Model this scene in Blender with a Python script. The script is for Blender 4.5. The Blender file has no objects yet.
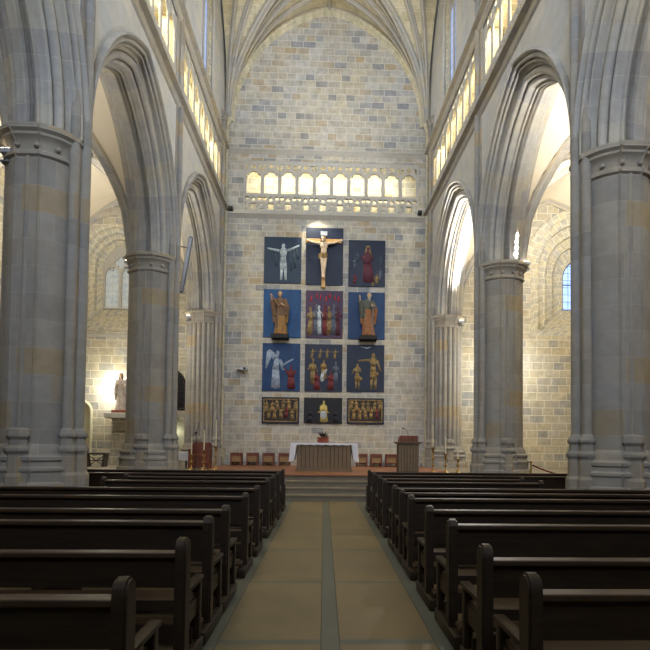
import bpy, bmesh, math, random
from mathutils import Vector, Matrix, Euler
random.seed(7)
PI = math.pi
S = bpy.context.scene
COL = S.collection
def lin(c):
    return tuple((v/12.92 if v <= .04045 else ((v+.055)/1.055)**2.4) for v in (x/255 for x in c))+(1,)

# ------------------------------------------------------------------ camera
F = 565.0
EYE = Vector((0, 0, 1.5))
YAW, PITCH, ROLL = .037, .035, .011
Rc = (Matrix.Rotation(-YAW, 3, 'Z') @ Matrix.Rotation(PI/2+PITCH, 3, 'X') @ Matrix.Rotation(ROLL, 3, 'Z'))
VPX, VPY = 324.0, 443.0
_d = Rc.transposed() @ Vector((0, 1, 0))
CXP = VPX - F*_d.x/-_d.z
CYP = VPY + F*_d.y/-_d.z
cd = bpy.data.cameras.new('camera'); cam = bpy.data.objects.new('camera', cd); COL.objects.link(cam)
cd.sensor_width = 36; cd.lens = F/650*36
cd.shift_x = (325-CXP)/650; cd.shift_y = (CYP-325)/650
cam.matrix_world = Matrix.Translation(EYE) @ Rc.to_4x4()
cd.clip_start = .05; cd.clip_end = 200
S.camera = cam
def at(px, py, Y):
    """world point seen at a pixel, on the plane y = Y"""
    d = Rc @ Vector(((px-CXP)/F, -(py-CYP)/F, -1))
    return EYE + d*(Y/d.y)

# ------------------------------------------------------------------ materials
def nm(name, rough=.8, spec=.3):
    m = bpy.data.materials.new(name); m.use_nodes = True
    nt = m.node_tree; b = nt.nodes['Principled BSDF']
    b.inputs['Roughness'].default_value = rough
    b.inputs['Specular IOR Level'].default_value = spec
    return m, nt, b
def noise(nt, scale, detail=4, vec=None, rough=.6):
    n = nt.nodes.new('ShaderNodeTexNoise'); n.inputs['Scale'].default_value = scale
    n.inputs['Detail'].default_value = detail; n.inputs['Roughness'].default_value = rough
    if vec: nt.links.new(vec, n.inputs['Vector'])
    return n
def ramp(nt, fac, stops):
    r = nt.nodes.new('ShaderNodeValToRGB'); e = r.color_ramp.elements
    while len(e) < len(stops): e.new(.5)
    for q, (p, c) in zip(e, stops): q.position = p; q.color = c
    nt.links.new(fac, r.inputs['Fac']); return r
def mix(nt, a, b, fac, mode='MIX'):
    m = nt.nodes.new('ShaderNodeMix'); m.data_type = 'RGBA'; m.blend_type = mode
    for s, v in ((6, a), (7, b), (0, fac)):
        if hasattr(v, 'links'): nt.links.new(v, m.inputs[s])
        else: m.inputs[s].default_value = v
    return m.outputs[2]
def bump(nt, b, h, strength=.3, dist=.02):
    n = nt.nodes.new('ShaderNodeBump'); n.inputs['Strength'].default_value = strength
    n.inputs['Distance'].default_value = dist
    nt.links.new(h, n.inputs['Height']); nt.links.new(n.outputs[0], b.inputs['Normal'])
def stone(name, cols, mortar, bw=.55, rh=.29, ms=.012, joint=1., contrast=1., wob=.03, rough=.85, soft=.3, stain=.35):
    m, nt, b = nm(name, rough, .2)
    uv = nt.nodes.new('ShaderNodeTexCoord')
    nz = noise(nt, 1.1, 3, uv.outputs['UV'])
    va = nt.nodes.new('ShaderNodeVectorMath'); va.operation = 'SCALE'; va.inputs['Scale'].default_value = wob
    nt.links.new(nz.outputs['Color'], va.inputs[0])
    vb = nt.nodes.new('ShaderNodeVectorMath'); vb.operation = 'ADD'
    nt.links.new(uv.outputs['UV'], vb.inputs[0]); nt.links.new(va.outputs[0], vb.inputs[1])
    br = nt.nodes.new('ShaderNodeTexBrick')
    br.offset = .5; br.offset_frequency = 2; br.squash = .72; br.squash_frequency = 3
    for k, v in (('Scale', 1), ('Mortar Size', ms), ('Mortar Smooth', soft), ('Bias', 0), ('Brick Width', bw), ('Row Height', rh)):
        br.inputs[k].default_value = v
    br.inputs['Color1'].default_value = (0, 0, 0, 1); br.inputs['Color2'].default_value = (1, 1, 1, 1)
    br.inputs['Mortar'].default_value = (.5, .5, .5, 1)
    nt.links.new(vb.outputs[0], br.inputs['Vector'])
    n = len(cols)
    rp = ramp(nt, br.outputs['Color'], [((i+.5)/n, lin(c)) for i, c in enumerate(cols)])
    n2 = noise(nt, 3.5, 6, uv.outputs['UV'], .65)
    r2 = ramp(nt, n2.outputs['Fac'], [(.3, (1-stain, 1-stain, 1-stain, 1)), (.65, (1, 1, 1, 1))])
    c = mix(nt, rp.outputs[0], r2.outputs[0], 1., 'MULTIPLY')
    n3 = noise(nt, .5, 3, uv.outputs['UV'])
    r3 = ramp(nt, n3.outputs['Fac'], [(.38, (.92, .95, 1, 1)), (.62, (1., .97, .88, 1))])
    c = mix(nt, c, r3.outputs[0], .8, 'MULTIPLY')
    jf = nt.nodes.new('ShaderNodeMath'); jf.operation = 'MULTIPLY'; jf.inputs[1].default_value = joint
    nt.links.new(br.outputs['Fac'], jf.inputs[0])
    c = mix(nt, c, lin(mortar), jf.outputs[0])
    nt.links.new(c, b.inputs['Base Color'])
    h = mix(nt, n2.outputs['Fac'], (0, 0, 0, 1), jf.outputs[0])
    bump(nt, b, h, .35, .015)
    return m
def plain(name, c, rough=.6, spec=.3, metal=0, var=.15, scale=8, bmp=0, c2=None):
    m, nt, b = nm(name, rough, spec); b.inputs['Metallic'].default_value = metal
    tc = nt.nodes.new('ShaderNodeTexCoord')
    n = noise(nt, scale, 4, tc.outputs['Object'])
    a = lin(c); d = lin(c2) if c2 else tuple(v*(1-var) for v in a[:3])+(1,)
    r = ramp(nt, n.outputs['Fac'], [(.25, d), (.75, a)])
    nt.links.new(r.outputs[0], b.inputs['Base Color'])
    if bmp: bump(nt, b, n.outputs['Fac'], bmp, .01)
    return m
def wood(name, c1, c2, rough=.4, scale=(2, 20, 20), spec=.5):
    m, nt, b = nm(name, rough, spec)
    tc = nt.nodes.new('ShaderNodeTexCoord'); mp = nt.nodes.new('ShaderNodeMapping')
    mp.inputs['Scale'].default_value = scale
    nt.links.new(tc.outputs['Object'], mp.inputs[0])
    n = noise(nt, 1.5, 6, mp.outputs[0])
    r = ramp(nt, n.outputs['Fac'], [(.3, lin(c1)), (.7, lin(c2))])
    nt.links.new(r.outputs[0], b.inputs['Base Color']); bump(nt, b, n.outputs['Fac'], .15, .004)
    return m
def emis(name, c, st, base=None):
    m, nt, b = nm(name, .4)
    b.inputs['Base Color'].default_value = lin(base or c)
    b.inputs['Emission Color'].default_value = lin(c); b.inputs['Emission Strength'].default_value = st
    return m

M = {}
M['altar'] = stone('altar_wall_stone', [(156,156,156),(196,191,178),(184,179,168),(200,192,172),(170,168,164),(192,188,180),(184,168,140),(198,194,186),(188,182,170)], (208,203,188), .50, .265, .012, .85)
M['aisle'] = stone('aisle_wall_stone', [(168,166,160),(200,190,164),(190,184,166),(206,196,170),(178,174,166),(200,188,162),(198,192,178)], (220,213,192), .6, .3, .014, .85)
M['nave'] = stone('nave_wall_stone', [(192,190,186),(204,200,192),(198,195,188),(194,194,192),(206,200,184)], (202,200,194), .9, .42, .006, .3, stain=.15)
M['pier'] = stone('pillar_stone', [(148,144,138),(164,157,146),(156,151,144),(160,155,148),(168,152,126),(152,147,140),(160,155,146)], (170,165,154), 1.1, .42, .006, .4, stain=.2)
M['arch'] = stone('arch_stone', [(164,161,157),(184,178,166),(176,171,163),(186,176,154),(170,167,162),(180,175,165)], (186,181,170), 5, .38, .006, .5, wob=.01, stain=.2)
M['lime'] = plain('lime_plaster', (226,214,190), .9, .1, var=.12, scale=1.2)
M['vweb'] = stone('vault_stone', [(206,196,166),(216,206,180),(196,188,160)], (216,208,180), .6, .25, .01, .5)
M['white_stone'] = plain('pale_tracery_stone', (186,182,172), .8, .2, var=.15, scale=6, bmp=.1)
M['niche'] = stone('window_reveal_stone', [(192,188,176),(214,204,174),(204,196,176),(198,194,182)], (224,218,198), .5, .3, .014)
M['slab'] = None
M['pew'] = wood('dark_pew_wood', (30,22,14), (52,38,24), .5, (2,25,25), .3)
M['pewseat'] = wood('worn_pew_seat_wood', (44,32,21), (68,49,33), .45, (2,25,25), .4)
M['redwood'] = wood('reddish_brown_wood', (92,46,30), (128,66,42), .45, (12,12,3))
M['seatpad'] = plain('tan_seat_pad', (150,120,84), .8)
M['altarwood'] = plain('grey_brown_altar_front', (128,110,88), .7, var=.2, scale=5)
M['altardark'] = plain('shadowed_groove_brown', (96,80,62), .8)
M['cloth'] = plain('white_altar_linen', (226,228,236), .85, .1, var=.05)
M['brass'] = plain('brass', (176,140,74), .35, .5, .7, var=.2, scale=30)
M['wax'] = plain('ivory_wax', (226,212,178), .6, var=.05)
M['black'] = plain('black_metal', (22,22,24), .5)
M['grey'] = plain('grey_metal', (112,116,124), .5, .5, .2)
M['lightgrey'] = plain('light_grey_metal', (176,178,182), .5, .4, .1)
M['blackplinth'] = plain('black_plinth', (28,24,24), .6)
M['floorred'] = plain('terracotta_wood_floor', (140,94,68), .5, .4, var=.18, scale=3)
M['step'] = plain('step_stone', (128,118,100), .6, .4, var=.22, scale=3, bmp=.1)
M['grille'] = plain('dark_iron_grille', (38,32,32), .6)
M['lampwhite'] = emis('lamp_white', (255,250,240), 30)
M['lampsoft'] = emis('lamp_soft', (255,240,215), 12)
M['green_door'] = plain('pale_cream_paint', (198,194,168), .6, var=.06)
M['rope'] = plain('dark_red_rope', (110,26,34), .8)
def glass(name, c, st, vs=6, c2=(90,110,160)):
    m, nt, b = nm(name, .3)
    tc = nt.nodes.new('ShaderNodeTexCoord')
    br = nt.nodes.new('ShaderNodeTexBrick'); br.offset = 0
    for k, v in (('Scale', 1), ('Mortar Size', .012), ('Brick Width', .22), ('Row Height', .3)): br.inputs[k].default_value = v
    br.inputs['Color1'].default_value = lin(c); br.inputs['Color2'].default_value = lin(c)
    br.inputs['Mortar'].default_value = lin(c2)
    nt.links.new(tc.outputs['UV'], br.inputs['Vector'])
    n = noise(nt, vs, 3, tc.outputs['UV']); r = ramp(nt, n.outputs['Fac'], [(.35, (.65, .75, .95, 1)), (.6, (1, 1, 1, 1))])
    o = mix(nt, br.outputs['Color'], r.outputs[0], 1., 'MULTIPLY')
    nt.links.new(o, b.inputs['Emission Color']); b.inputs['Emission Strength'].default_value = st
    b.inputs['Base Color'].default_value = (.1, .12, .15, 1)
    return m
M['glass_blue'] = glass('daylit_blue_glass', (196,212,250), .9)
M['glass_pale'] = glass('daylit_pale_glass', (236,230,206), .5, c2=(214,208,186))
M['glass_bright'] = glass('daylit_bright_glass', (170,200,255), 1.8, c2=(40,60,120))

def slab_mat(name, c1, c2, sc):
    m, nt, b = nm(name, .42, .4)
    tc = nt.nodes.new('ShaderNodeTexCoord')
    n = noise(nt, sc, 6, tc.outputs['Object'], .6)
    n.inputs['Distortion'].default_value = .8
    r = ramp(nt, n.outputs['Fac'], [(.3, lin(c1)), (.7, lin(c2))])
    nt.links.new(r.outputs[0], b.inputs['Base Color'])
    r2 = ramp(nt, n.outputs['Fac'], [(.3, (.48,.48,.48,1)), (.7, (.62,.62,.62,1))])
    nt.links.new(r2.outputs[0], b.inputs['Roughness'])
    return m
M['slab'] = slab_mat('beige_floor_slab', (94,85,62), (118,105,78), 1.6)
M['slab2'] = slab_mat('tan_floor_slab', (98,87,62), (116,102,75), 1.3)
M['slate'] = slab_mat('grey_slate_strip', (72,76,70), (92,94,86), 4)
M['joint'] = plain('floor_joint', (70,68,58), .7)

# ------------------------------------------------------------------ mesh helpers
def obj(name, bm, mat, parent=None, smooth=False, uv='box', loc=None, recalc=True):
    if recalc: bmesh.ops.recalc_face_normals(bm, faces=bm.faces)
    if uv == 'box':
        bm.normal_update()
        L = bm.loops.layers.uv.verify()
        for f in bm.faces:
            n = f.normal; ax, ay, az = abs(n.x), abs(n.y), abs(n.z)
            for l in f.loops:
                c = l.vert.co
                if az >= ax and az >= ay: l[L].uv = (c.x, c.y)
                elif ax >= ay: l[L].uv = (c.y, c.z)
                else: l[L].uv = (c.x, c.z)
    me = bpy.data.meshes.new(name); bm.to_mesh(me); bm.free()
    for m_ in (mat if isinstance(mat, (list, tuple)) else [mat]): me.materials.append(m_)
    if smooth:
        for p in me.polygons: p.use_smooth = True
        if smooth != 'full':
            try: me.set_sharp_from_angle(angle=math.radians(smooth if smooth is not True else 40))
            except Exception: pass
    o = bpy.data.objects.new(name, me); COL.objects.link(o)
    if parent: o.parent = parent
    if loc is not None: o.location = loc
    return o
def tag(o, label=None, cat=None, group=None, kind=None):
    if label: o['label'] = label
    if cat: o['category'] = cat
    if group: o['group'] = group
    if kind: o['kind'] = kind
    return o
def empty(name, loc=(0, 0, 0), rz=0, label=None, cat=None, group=None, kind=None):
    o = bpy.data.objects.new(name, None); COL.objects.link(o); o.location = loc; o.rotation_euler = (0, 0, rz)
    o.empty_display_size = .1
    return tag(o, label, cat, group, kind)
def box(bm, x0, x1, y0, y1, z0, z1, mi=0):
    v = [bm.verts.new((x, y, z)) for z in (z0, z1) for y in (y0, y1) for x in (x0, x1)]
    for q in ((0,2,3,1),(4,5,7,6),(0,1,5,4),(2,6,7,3),(0,4,6,2),(1,3,7,5)):
        f = bm.faces.new([v[i] for i in q]); f.material_index = mi
    return v
def bevbox(bm, x0, x1, y0, y1, z0, z1, b=.01):
    v = box(bm, x0, x1, y0, y1, z0, z1)
    es = {e for q in v for e in q.link_edges}
    bmesh.ops.bevel(bm, geom=list(es), offset=b, segments=2, affect='EDGES', profile=.5)
def cyl(bm, p0, p1, r0, r1=None, n=12, caps=True):
    p0 = Vector(p0); p1 = Vector(p1); r1 = r0 if r1 is None else r1
    d = (p1-p0).normalized(); a = d.orthogonal().normalized(); b = d.cross(a)
    A = [bm.verts.new(p0+(a*math.cos(t)+b*math.sin(t))*r0) for t in [2*PI*i/n for i in range(n)]]
    B = [bm.verts.new(p1+(a*math.cos(t)+b*math.sin(t))*r1) for t in [2*PI*i/n for i in range(n)]]
    for i in range(n): bm.faces.new((A[i], A[(i+1)%n], B[(i+1)%n], B[i]))
    if caps: bm.faces.new(A[::-1]); bm.faces.new(B)
def lathe(bm, prof, c=(0, 0), n=20, z0=0):
    rings = []
    for r, z in prof:
        rings.append([bm.verts.new((c[0]+max(r, 1e-4)*math.cos(2*PI*i/n), c[1]+max(r, 1e-4)*math.sin(2*PI*i/n), z+z0)) for i in range(n)])
    for a, b in zip(rings, rings[1:]):
        for i in range(n): bm.faces.new((a[i], a[(i+1)%n], b[(i+1)%n], b[i]))
    bm.faces.new(rings[0][::-1]); bm.faces.new(rings[-1])
def ball(bm, c, r, sub=2):
    if not hasattr(r, '__len__'): r = (r, r, r)
    bmesh.ops.create_icosphere(bm, subdivisions=sub, radius=1, matrix=Matrix.Translation(c) @ Matrix.Diagonal((r[0], r[1], r[2], 1)))
def tube(bm, pts, r, n=8):
    for a, b in zip(pts, pts[1:]): cyl(bm, a, b, r, n=n)
def fuse(bm, name, mat, parent, voxel, smooth_it=4, loc=None, paint=None):
    """join everything into one continuous skin"""
    me = bpy.data.meshes.new('t'); bm.to_mesh(me); bm.free()
    t = bpy.data.objects.new('t', me); COL.objects.link(t)
    r = t.modifiers.new('r', 'REMESH'); r.mode = 'VOXEL'; r.voxel_size = voxel
    s = t.modifiers.new('s', 'SMOOTH'); s.iterations = smooth_it; s.factor = .5
    dg = bpy.context.evaluated_depsgraph_get()
    m2 = bpy.data.meshes.new_from_object(t.evaluated_get(dg))
    bpy.data.objects.remove(t); bpy.data.meshes.remove(me)
    m2.name = name; m2.materials.clear()
    mats = mat if isinstance(mat, (list, tuple)) else [mat]
    for q in mats: m2.materials.append(q)
    for p in m2.polygons:
        p.use_smooth = True
        if paint: p.material_index = paint(p.center)
    o = bpy.data.objects.new(name, m2); COL.objects.link(o)
    if parent: o.parent = parent
    if loc is not None: o.location = loc
    return o
def plate(outer, holes, thick, bev=0.):
    """2D outline with holes -> bmesh in XZ plane, thickness along +y from 0"""
    cu = bpy.data.curves.new('c', 'CURVE'); cu.dimensions = '2D'; cu.fill_mode = 'BOTH'; cu.extrude = thick/2-bev
    cu.bevel_depth = bev; cu.bevel_resolution = 0; cu.resolution_u = 1
    if bev: cu.offset = -bev
    for pts in [outer]+holes:
        sp = cu.splines.new('POLY'); sp.points.add(len(pts)-1)
        for p, q in zip(sp.points, pts): p.co = (q[0], q[1], 0, 1)
        sp.use_cyclic_u = True
    o = bpy.data.objects.new('c', cu); COL.objects.link(o)
    dg = bpy.context.evaluated_depsgraph_get(); dg.update()
    me = bpy.data.meshes.new_from_object(o.evaluated_get(dg))
    bm = bmesh.new(); bm.from_mesh(me)
    bpy.data.objects.remove(o); bpy.data.curves.remove(cu); bpy.data.meshes.remove(me)
    for v in bm.verts: v.co = Vector((v.co.x, thick/2-v.co.z, v.co.y))
    bmesh.ops.remove_doubles(bm, verts=bm.verts, dist=1e-5)
    return bm
def xf(bm, f):
    for v in bm.verts: v.co = Vector(f(v.co))
    return bm
def arc(cx, cz, r, a0, a1, n=10):
    return [(cx+r*math.cos(a0+(a1-a0)*i/n), cz+r*math.sin(a0+(a1-a0)*i/n)) for i in range(n+1)]
def pointed(cx, z0, zs, a, h, n=12):
    """lancet outline: sill z0, springing zs, half-width a, rise h"""
    R = (a*a+h*h)/(2*a)
    th = math.atan2(h, R-a)
    right = [(cx+a-R+R*math.cos(th*i/n), zs+R*math.sin(th*i/n)) for i in range(n+1)]
    left = [(2*cx-x, z) for x, z in right[::-1]][1:]
    return [(cx-a, z0), (cx+a, z0)]+right+left
def foil(cx, cz, r, k=4, rot=PI/4, n=6):
    """quatrefoil outline"""
    out = []; d = r*.55; rr = r*.5
    for j in range(k):
        a = rot+2*PI*j/k
        for i in range(n+1):
            t = a-PI*.53+2*PI*.53*i/n
            out.append((cx+d*math.cos(a)+rr*math.cos(t), cz+d*math.sin(a)+rr*math.sin(t)))
    return out

# ------------------------------------------------------------------ plan of the church
WX = 4.05          # nave face of the arcade walls
WA = 5.15          # aisle face
PY = [-7.8, -2.0, 3.4, 9.28, 15.1]      # pillars
YW = 22.0          # altar wall
ZS = 6.35          # arch springing
ZT0, ZT1 = 10.6, 13.0
ZV = 14.1          # nave vault springing
AX = 7.95          # aisle centre
STAGE = .62

# ---- floor
bm = bmesh.new()
def rect(bm, x0, x1, y0, y1, z, mi):
    f = bm.faces.new([bm.verts.new(p) for p in ((x0,y0,z),(x1,y0,z),(x1,y1,z),(x0,y1,z))]); f.material_index = mi
cross = [.66+1.83*i for i in range(-5, 8)]
cs0, cs1 = -.005, .135
xs = [(-12.6, -.98, 0), (-.98, -.78, 2), (-.78, cs0, 0), (cs0, cs1, 2), (cs1, .86, 1), (.86, 1.06, 2), (1.06, 12.6, 0)]
ys = [-9]
for c in cross: ys += [c-.028, c+.028] if abs(c-4.32) > .1 else [c-.055, c+.055]
ys += [15.9]
for i, (y0, y1) in enumerate(zip(ys, ys[1:])):
    for x0, x1, mi in xs:
        q = mi
        if i % 2 == 1 and mi != 2: q = 2
        rect(bm, x0, x1, y0, y1, 0, q)
for x in (cs0, cs1, -.78, .86):
    rect(bm, x-.004, x+.004, -9, 14.6, .0015, 3)
fl = obj('floor', bm, [M['slab'], M['slab2'], M['slate'], M['joint']], recalc=False); tag(fl, 'beige stone slab floor with grey slate strips down the aisle', 'floor', kind='structure')
# ---- raised altar platform and steps
bm = bmesh.new()
for k in range(3): box(bm, -4.0, 4.0, 14.6+.367*k, 16, .155*k, .155*(k+1)-.0)
box(bm, -12.6, 12.6, 15.75, 22.3, 0, STAGE-.012)
for k in range(3): box(bm, -4.0, 4.0, 14.565+.367*k, 14.6+.367*k, .155*(k+1)-.035, .155*(k+1)+.001)
pf = obj('altar_platform', bm, M['step']); tag(pf, 'raised stone altar platform with four steps across the nave', 'steps', kind='structure')
bm = bmesh.new(); box(bm, -4.0, 4.0, 15.7, 22, STAGE-.04, STAGE)
obj('platform_floor', bm, M['floorred'], pf)
bm = bmesh.new(); box(bm, -12.6, -4.0, 15.76, 22, STAGE-.02, STAGE-.001); box(bm, 4.0, 12.6, 15.76, 22, STAGE-.02, STAGE-.001)
obj('aisle_paving', bm, M['step'], pf)

# ---- arches of the arcade
PROF = [(.60, 4.05), (.585, 3.96), (.55, 3.94), (.52, 3.97)]
def _rolls(u0, x0, u1, x1, n, r):
    out = []
    for i in range(n):
        t = (i+.5)/n; cu = u0+(u1-u0)*t; cx_ = x0+(x1-x0)*t
        big = r*(1.25 if i % 2 == 0 else .8)
        d = Vector((u1-u0, x1-x0)).normalized(); nn = Vector((-d.y, d.x))
        if nn.x > 0: nn = -nn                      # towards the opening
        seg = math.hypot(u1-u0, x1-x0)/n
        out += [(cu-d.x*seg*.5-nn.x*r*.9, cx_-d.y*seg*.5-nn.y*r*.9)]
        for k in range(7):
            a = PI*(1-k/6)
            q = Vector((cu, cx_))+d*(math.cos(a)*big*.8)+nn*(math.sin(a)*big)
            out.append((q.x, q.y))
    return out
PROF += _rolls(.50, 4.02, .34, 4.14, 2, .04) + [(.36, 4.19), (.30, 4.22)] + _rolls(.27, 4.24, .05, 4.42, 2, .075) + [(.05, 4.47), (.0, 4.49), (0, 4.52)] + _rolls(.035, 4.56, .035, 4.64, 1, .03)
PROF = PROF + [(u, 9.2-x) for u, x in PROF[::-1]]
def arch_pts(u, a0, cc, n=26):
    R = a0+cc+u; th = math.acos(cc/R)
    r = [(-cc+R*math.cos(th*i/n), R*math.sin(th*i/n)) for i in range(n+1)]
    return r + [(-x, z) for x, z in r[::-1]][1:]
def sweep_arch(prof, a0, cc, f, n=26):
    bm = bmesh.new(); L = bm.loops.layers.uv.verify()
    rows = []
    for u, w in prof: rows.append([bm.verts.new(f(s, z, w)) for s, z in arch_pts(u, a0, cc, n)])
    P = arch_pts(.3, a0, cc, n); ln = [0]
    for a, b in zip(P, P[1:]): ln.append(ln[-1]+math.dist(a, b))
    pl = [0]
    for a, b in zip(prof, prof[1:]): pl.append(pl[-1]+math.dist(a, b))
    for k in range(len(rows)-1):
        for i in range(len(P)-1):
            fc = bm.faces.new((rows[k][i], rows[k][i+1], rows[k+1][i+1], rows[k+1][i]))
            for l, (uu, vv) in zip(fc.loops, ((pl[k], ln[i]), (pl[k], ln[i+1]), (pl[k+1], ln[i+1]), (pl[k+1], ln[i]))): l[L].uv = (uu, vv)
    return bm
def bays():
    b = [(PY[i], PY[i+1]) for i in range(4)]; b.append((15.1, 21.45)); return b
HALF = lambda y0, y1: (y1-y0)/2-.58
def trif_holes(x0, x1, n, zb=10.70, zm=11.34, zt=12.9):
    w = (x1-x0)/n; H = []
    for i in range(n):
        c = x0+w*(i+.5)
        # the light with a cusped head
        a = w*.40; s = zt-.56
        R_ = [(c+a, s), (c+a*.9, s+.07), (c+a*.62, s+.085), (c+a*.56, s+.15), (c+a*.3, s+.2)]
        H.append([(c-a, zm+.05), (c+a, zm+.05)]+R_+[(2*c-x, z) for x, z in R_[::-1]])
        H.append(arc(c, s+.37, w*.14, 0, 2*PI*11/12, 11))
        for sx in (-1, 1):
            H.append([(c+sx*w*.455, s+.16), (c+sx*w*.465, s+.44), (c+sx*w*.27, s+.47), (c+sx*w*.34, s+.3)][::sx])
        # balustrade openings
        zc = (zb+zm)/2
        H.append(foil(c, zc-.12, w*.23, 4, PI/4))
        H.append([(c, zc+.27), (c-w*.13, zc+.17), (c-w*.09, zc+.075), (c+w*.09, zc+.075), (c+w*.13, zc+.17)])
        for sx in (-1, 1):
            H.append([(c+sx*w*.46, zc+.27), (c+sx*w*.27, zc+.27), (c+sx*w*.22, zc+.2), (c+sx*w*.33, zc+.09), (c+sx*w*.46, zc+.16)][::sx])
            H.append([(c+sx*w*.46, zc+.05), (c+sx*w*.36, zc-.03), (c+sx*w*.46, zc-.1)][::sx])
            H.append([(c+sx*w*.46, zc-.17), (c+sx*w*.33, zc-.2), (c+sx*w*.46, zc-.27)][::sx])
    return [h for h in H if h]
def side_wall(sd):
    nmw = 'wall_left' if sd < 0 else 'wall_right'
    root = empty(nmw, (0, 0, 0), 0, 'nave arcade wall on the '+('left' if sd < 0 else 'right')+' with pointed arches and pierced gallery', 'wall', kind='structure')
    # plain wall above the arches, both faces
    bm = bmesh.new()
    for y0, y1 in bays():
        ye = y1 if y1 < 21 else YW
        yc = (y0+y1)/2; a0 = HALF(y0, y1); cc = .9
        if y1 > 21: cc = .6
        P = arch_pts(.60, a0, cc)
        for X in (WX, WA):
            pts = [(yc+s, ZS+z) for s, z in P]
            pts = [(ye, ZS)] + pts + [(y0, ZS)]
            for (ya, za), (yb, zb) in zip(pts, pts[1:]):
                if abs(ya-yb) < 1e-6: continue
                bm.faces.new([bm.verts.new((sd*X, q, z)) for q, z in ((ya, za), (yb, zb), (yb, ZT0), (ya, ZT0))])
    obj('arcade_wall', bm, M['nave'], root)
    for y0, y1 in bays():
        yc = (y0+y1)/2; a0 = HALF(y0, y1); cc = .9 if y1 < 21 else .6
        obj('arch_molding', sweep_arch(PROF, a0, cc, lambda s, z, w: (sd*w, yc+s, ZS+z)), M['arch'], root, smooth=50, uv=None)
    # string courses
    for z0, nmx in ((ZT0, 'string_course'), (ZT1, 'string_course')):
        bm = bmesh.new()
        pr = [(WX, z0-.2), (WX-.05, z0-.16), (WX-.1, z0-.06), (WX-.22, z0-.03), (WX-.22, z0+.04), (WX-.06, z0+.08), (WX+.02, z0+.08)]
        for (xa, za), (xb, zb) in zip(pr, pr[1:]):
            bm.faces.new([bm.verts.new(p) for p in ((sd*xa, -9, za), (sd*xa, YW, za), (sd*xb, YW, zb), (sd*xb, -9, zb))])
        bmesh.ops.remove_doubles(bm, verts=bm.verts, dist=1e-5)
        obj(nmx, bm, M['arch'], root)
    # gallery front, pierced
    for y0, y1 in [(PY[i], PY[i+1]) for i in range(4)]+[(15.1, 22.0)]:
        o = [(y0, ZT0+.02), (y1, ZT0+.02), (y1, ZT1), (y0, ZT1)]
        b = plate(o, trif_holes(y0+.36, y1-.36, 8), .05)
        xf(b, lambda c: (sd*(WX+.03+c.y), c.x, c.z))
        obj('gallery_tracery', b, M['white_stone'], root)
        # clerestory wall with a window
        yc = (y0+y1)/2 if y1 < 21 else 18.7
        out = pointed(yc, 13.7, 16.6, .95, 1.35)
        b = plate([(y0, ZT1), (y1, ZT1), (y1, 19.4), (y0, 19.4)], [out], .1)
        xf(b, lambda c: (sd*(WX+c.y), c.x, c.z)); obj('clerestory_wall', b, M['nave'], root)
        b = bmesh.new(); inn = pointed(yc, 14.0, 16.6, .62, 1.0)
        rings = []
        for k, (t, dx) in enumerate(((0, .1), (.25, .11), (.3, .16), (.6, .17), (.65, .2), (1, .2), (1, .26))):
            rings.append([b.verts.new((sd*(WX+dx), p[0]*(1-t)+q[0]*t, p[1]*(1-t)+q[1]*t)) for p, q in zip(out, inn)])
        for r0, r1 in zip(rings, rings[1:]):
            for i in range(len(out)):
                b.faces.new((r0[i], r0[(i+1) % len(out)], r1[(i+1) % len(out)], r1[i]))
        obj('window_reveal', b, M['niche'], root)
        b = plate(inn, [pointed(yc+s*.3, 14.06, 16.4, .24, .4, 6) for s in (-1, 1)]+[arc(yc, 17.0, .2, 0, 2*PI*.95, 15)], .1)
        xf(b, lambda c: (sd*(WX+.15+c.y*.5), c.x, c.z)); obj('window_tracery', b, M['white_stone'], root)
        b = bmesh.new(); b.faces.new([b.verts.new((sd*(WX+.22), p[0], p[1])) for p in inn]); obj('window_glass', b, M['glass_blue'], root)
    # gallery passage behind the tracery
    bm = bmesh.new()
    box(bm, *sorted((sd*5.05, sd*5.2)), -9, YW, ZT0, ZT1+.1)
    box(bm, *sorted((sd*(WX+.03), sd*5.2)), -9, YW, ZT0-.02, ZT0+.05)
    box(bm, *sorted((sd*(WX+.17), sd*5.2)), -9, YW, ZT1-.1, ZT1+.1)
    obj('gallery_passage', bm, M['altar'], root)
    return root
WL = side_wall(-1); WR = side_wall(1)

# ---- altar wall
wa = empty('wall_back', (0, YW, 0), 0, 'pale coursed stone altar wall with pierced gallery below a tall blind arch', 'wall', kind='structure')
g0 = at(243.5, 190, YW); g1 = at(418.5, 194, YW)
b = plate([(-4.7, 0), (4.7, 0), (4.7, 19.6), (-4.7, 19.6)], [[(g0.x, 10.5), (g1.x, 10.5), (g1.x, 12.6), (g0.x, 12.6)]], .25)
obj('wall_face', b, M['altar'], wa)
b = plate([(g0.x, 10.5), (g1.x, 10.5), (g1.x, 12.6), (g0.x, 12.6)], trif_holes(g0.x+.04, g1.x-.04, 10, 10.56, 11.25, 12.56), .12)
obj('gallery_tracery', xf(b, lambda c: (c.x, c.y+.03, c.z)), M['white_stone'], wa)
bm = bmesh.new(); box(bm, -4.6, 4.6, 1.15, 1.3, 10.3, 12.9); box(bm, -4.6, 4.6, .25, 1.3, 10.3, 10.45); box(bm, -4.6, 4.6, .25, 1.3, 12.7, 12.9)
obj('gallery_passage', bm, M['altar'], wa)
def strip_x(name, prof, x0, x1, mat, parent):
    bm = bmesh.new()
    for (ya, za), (yb, zb) in zip(prof, prof[1:]):
        bm.faces.new([bm.verts.new(p) for p in ((x0, ya, za), (x1, ya, za), (x1, yb, zb), (x0, yb, zb))])
    bmesh.ops.remove_doubles(bm, verts=bm.verts, dist=1e-5)
    return obj(name, bm, mat, parent)
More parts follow.
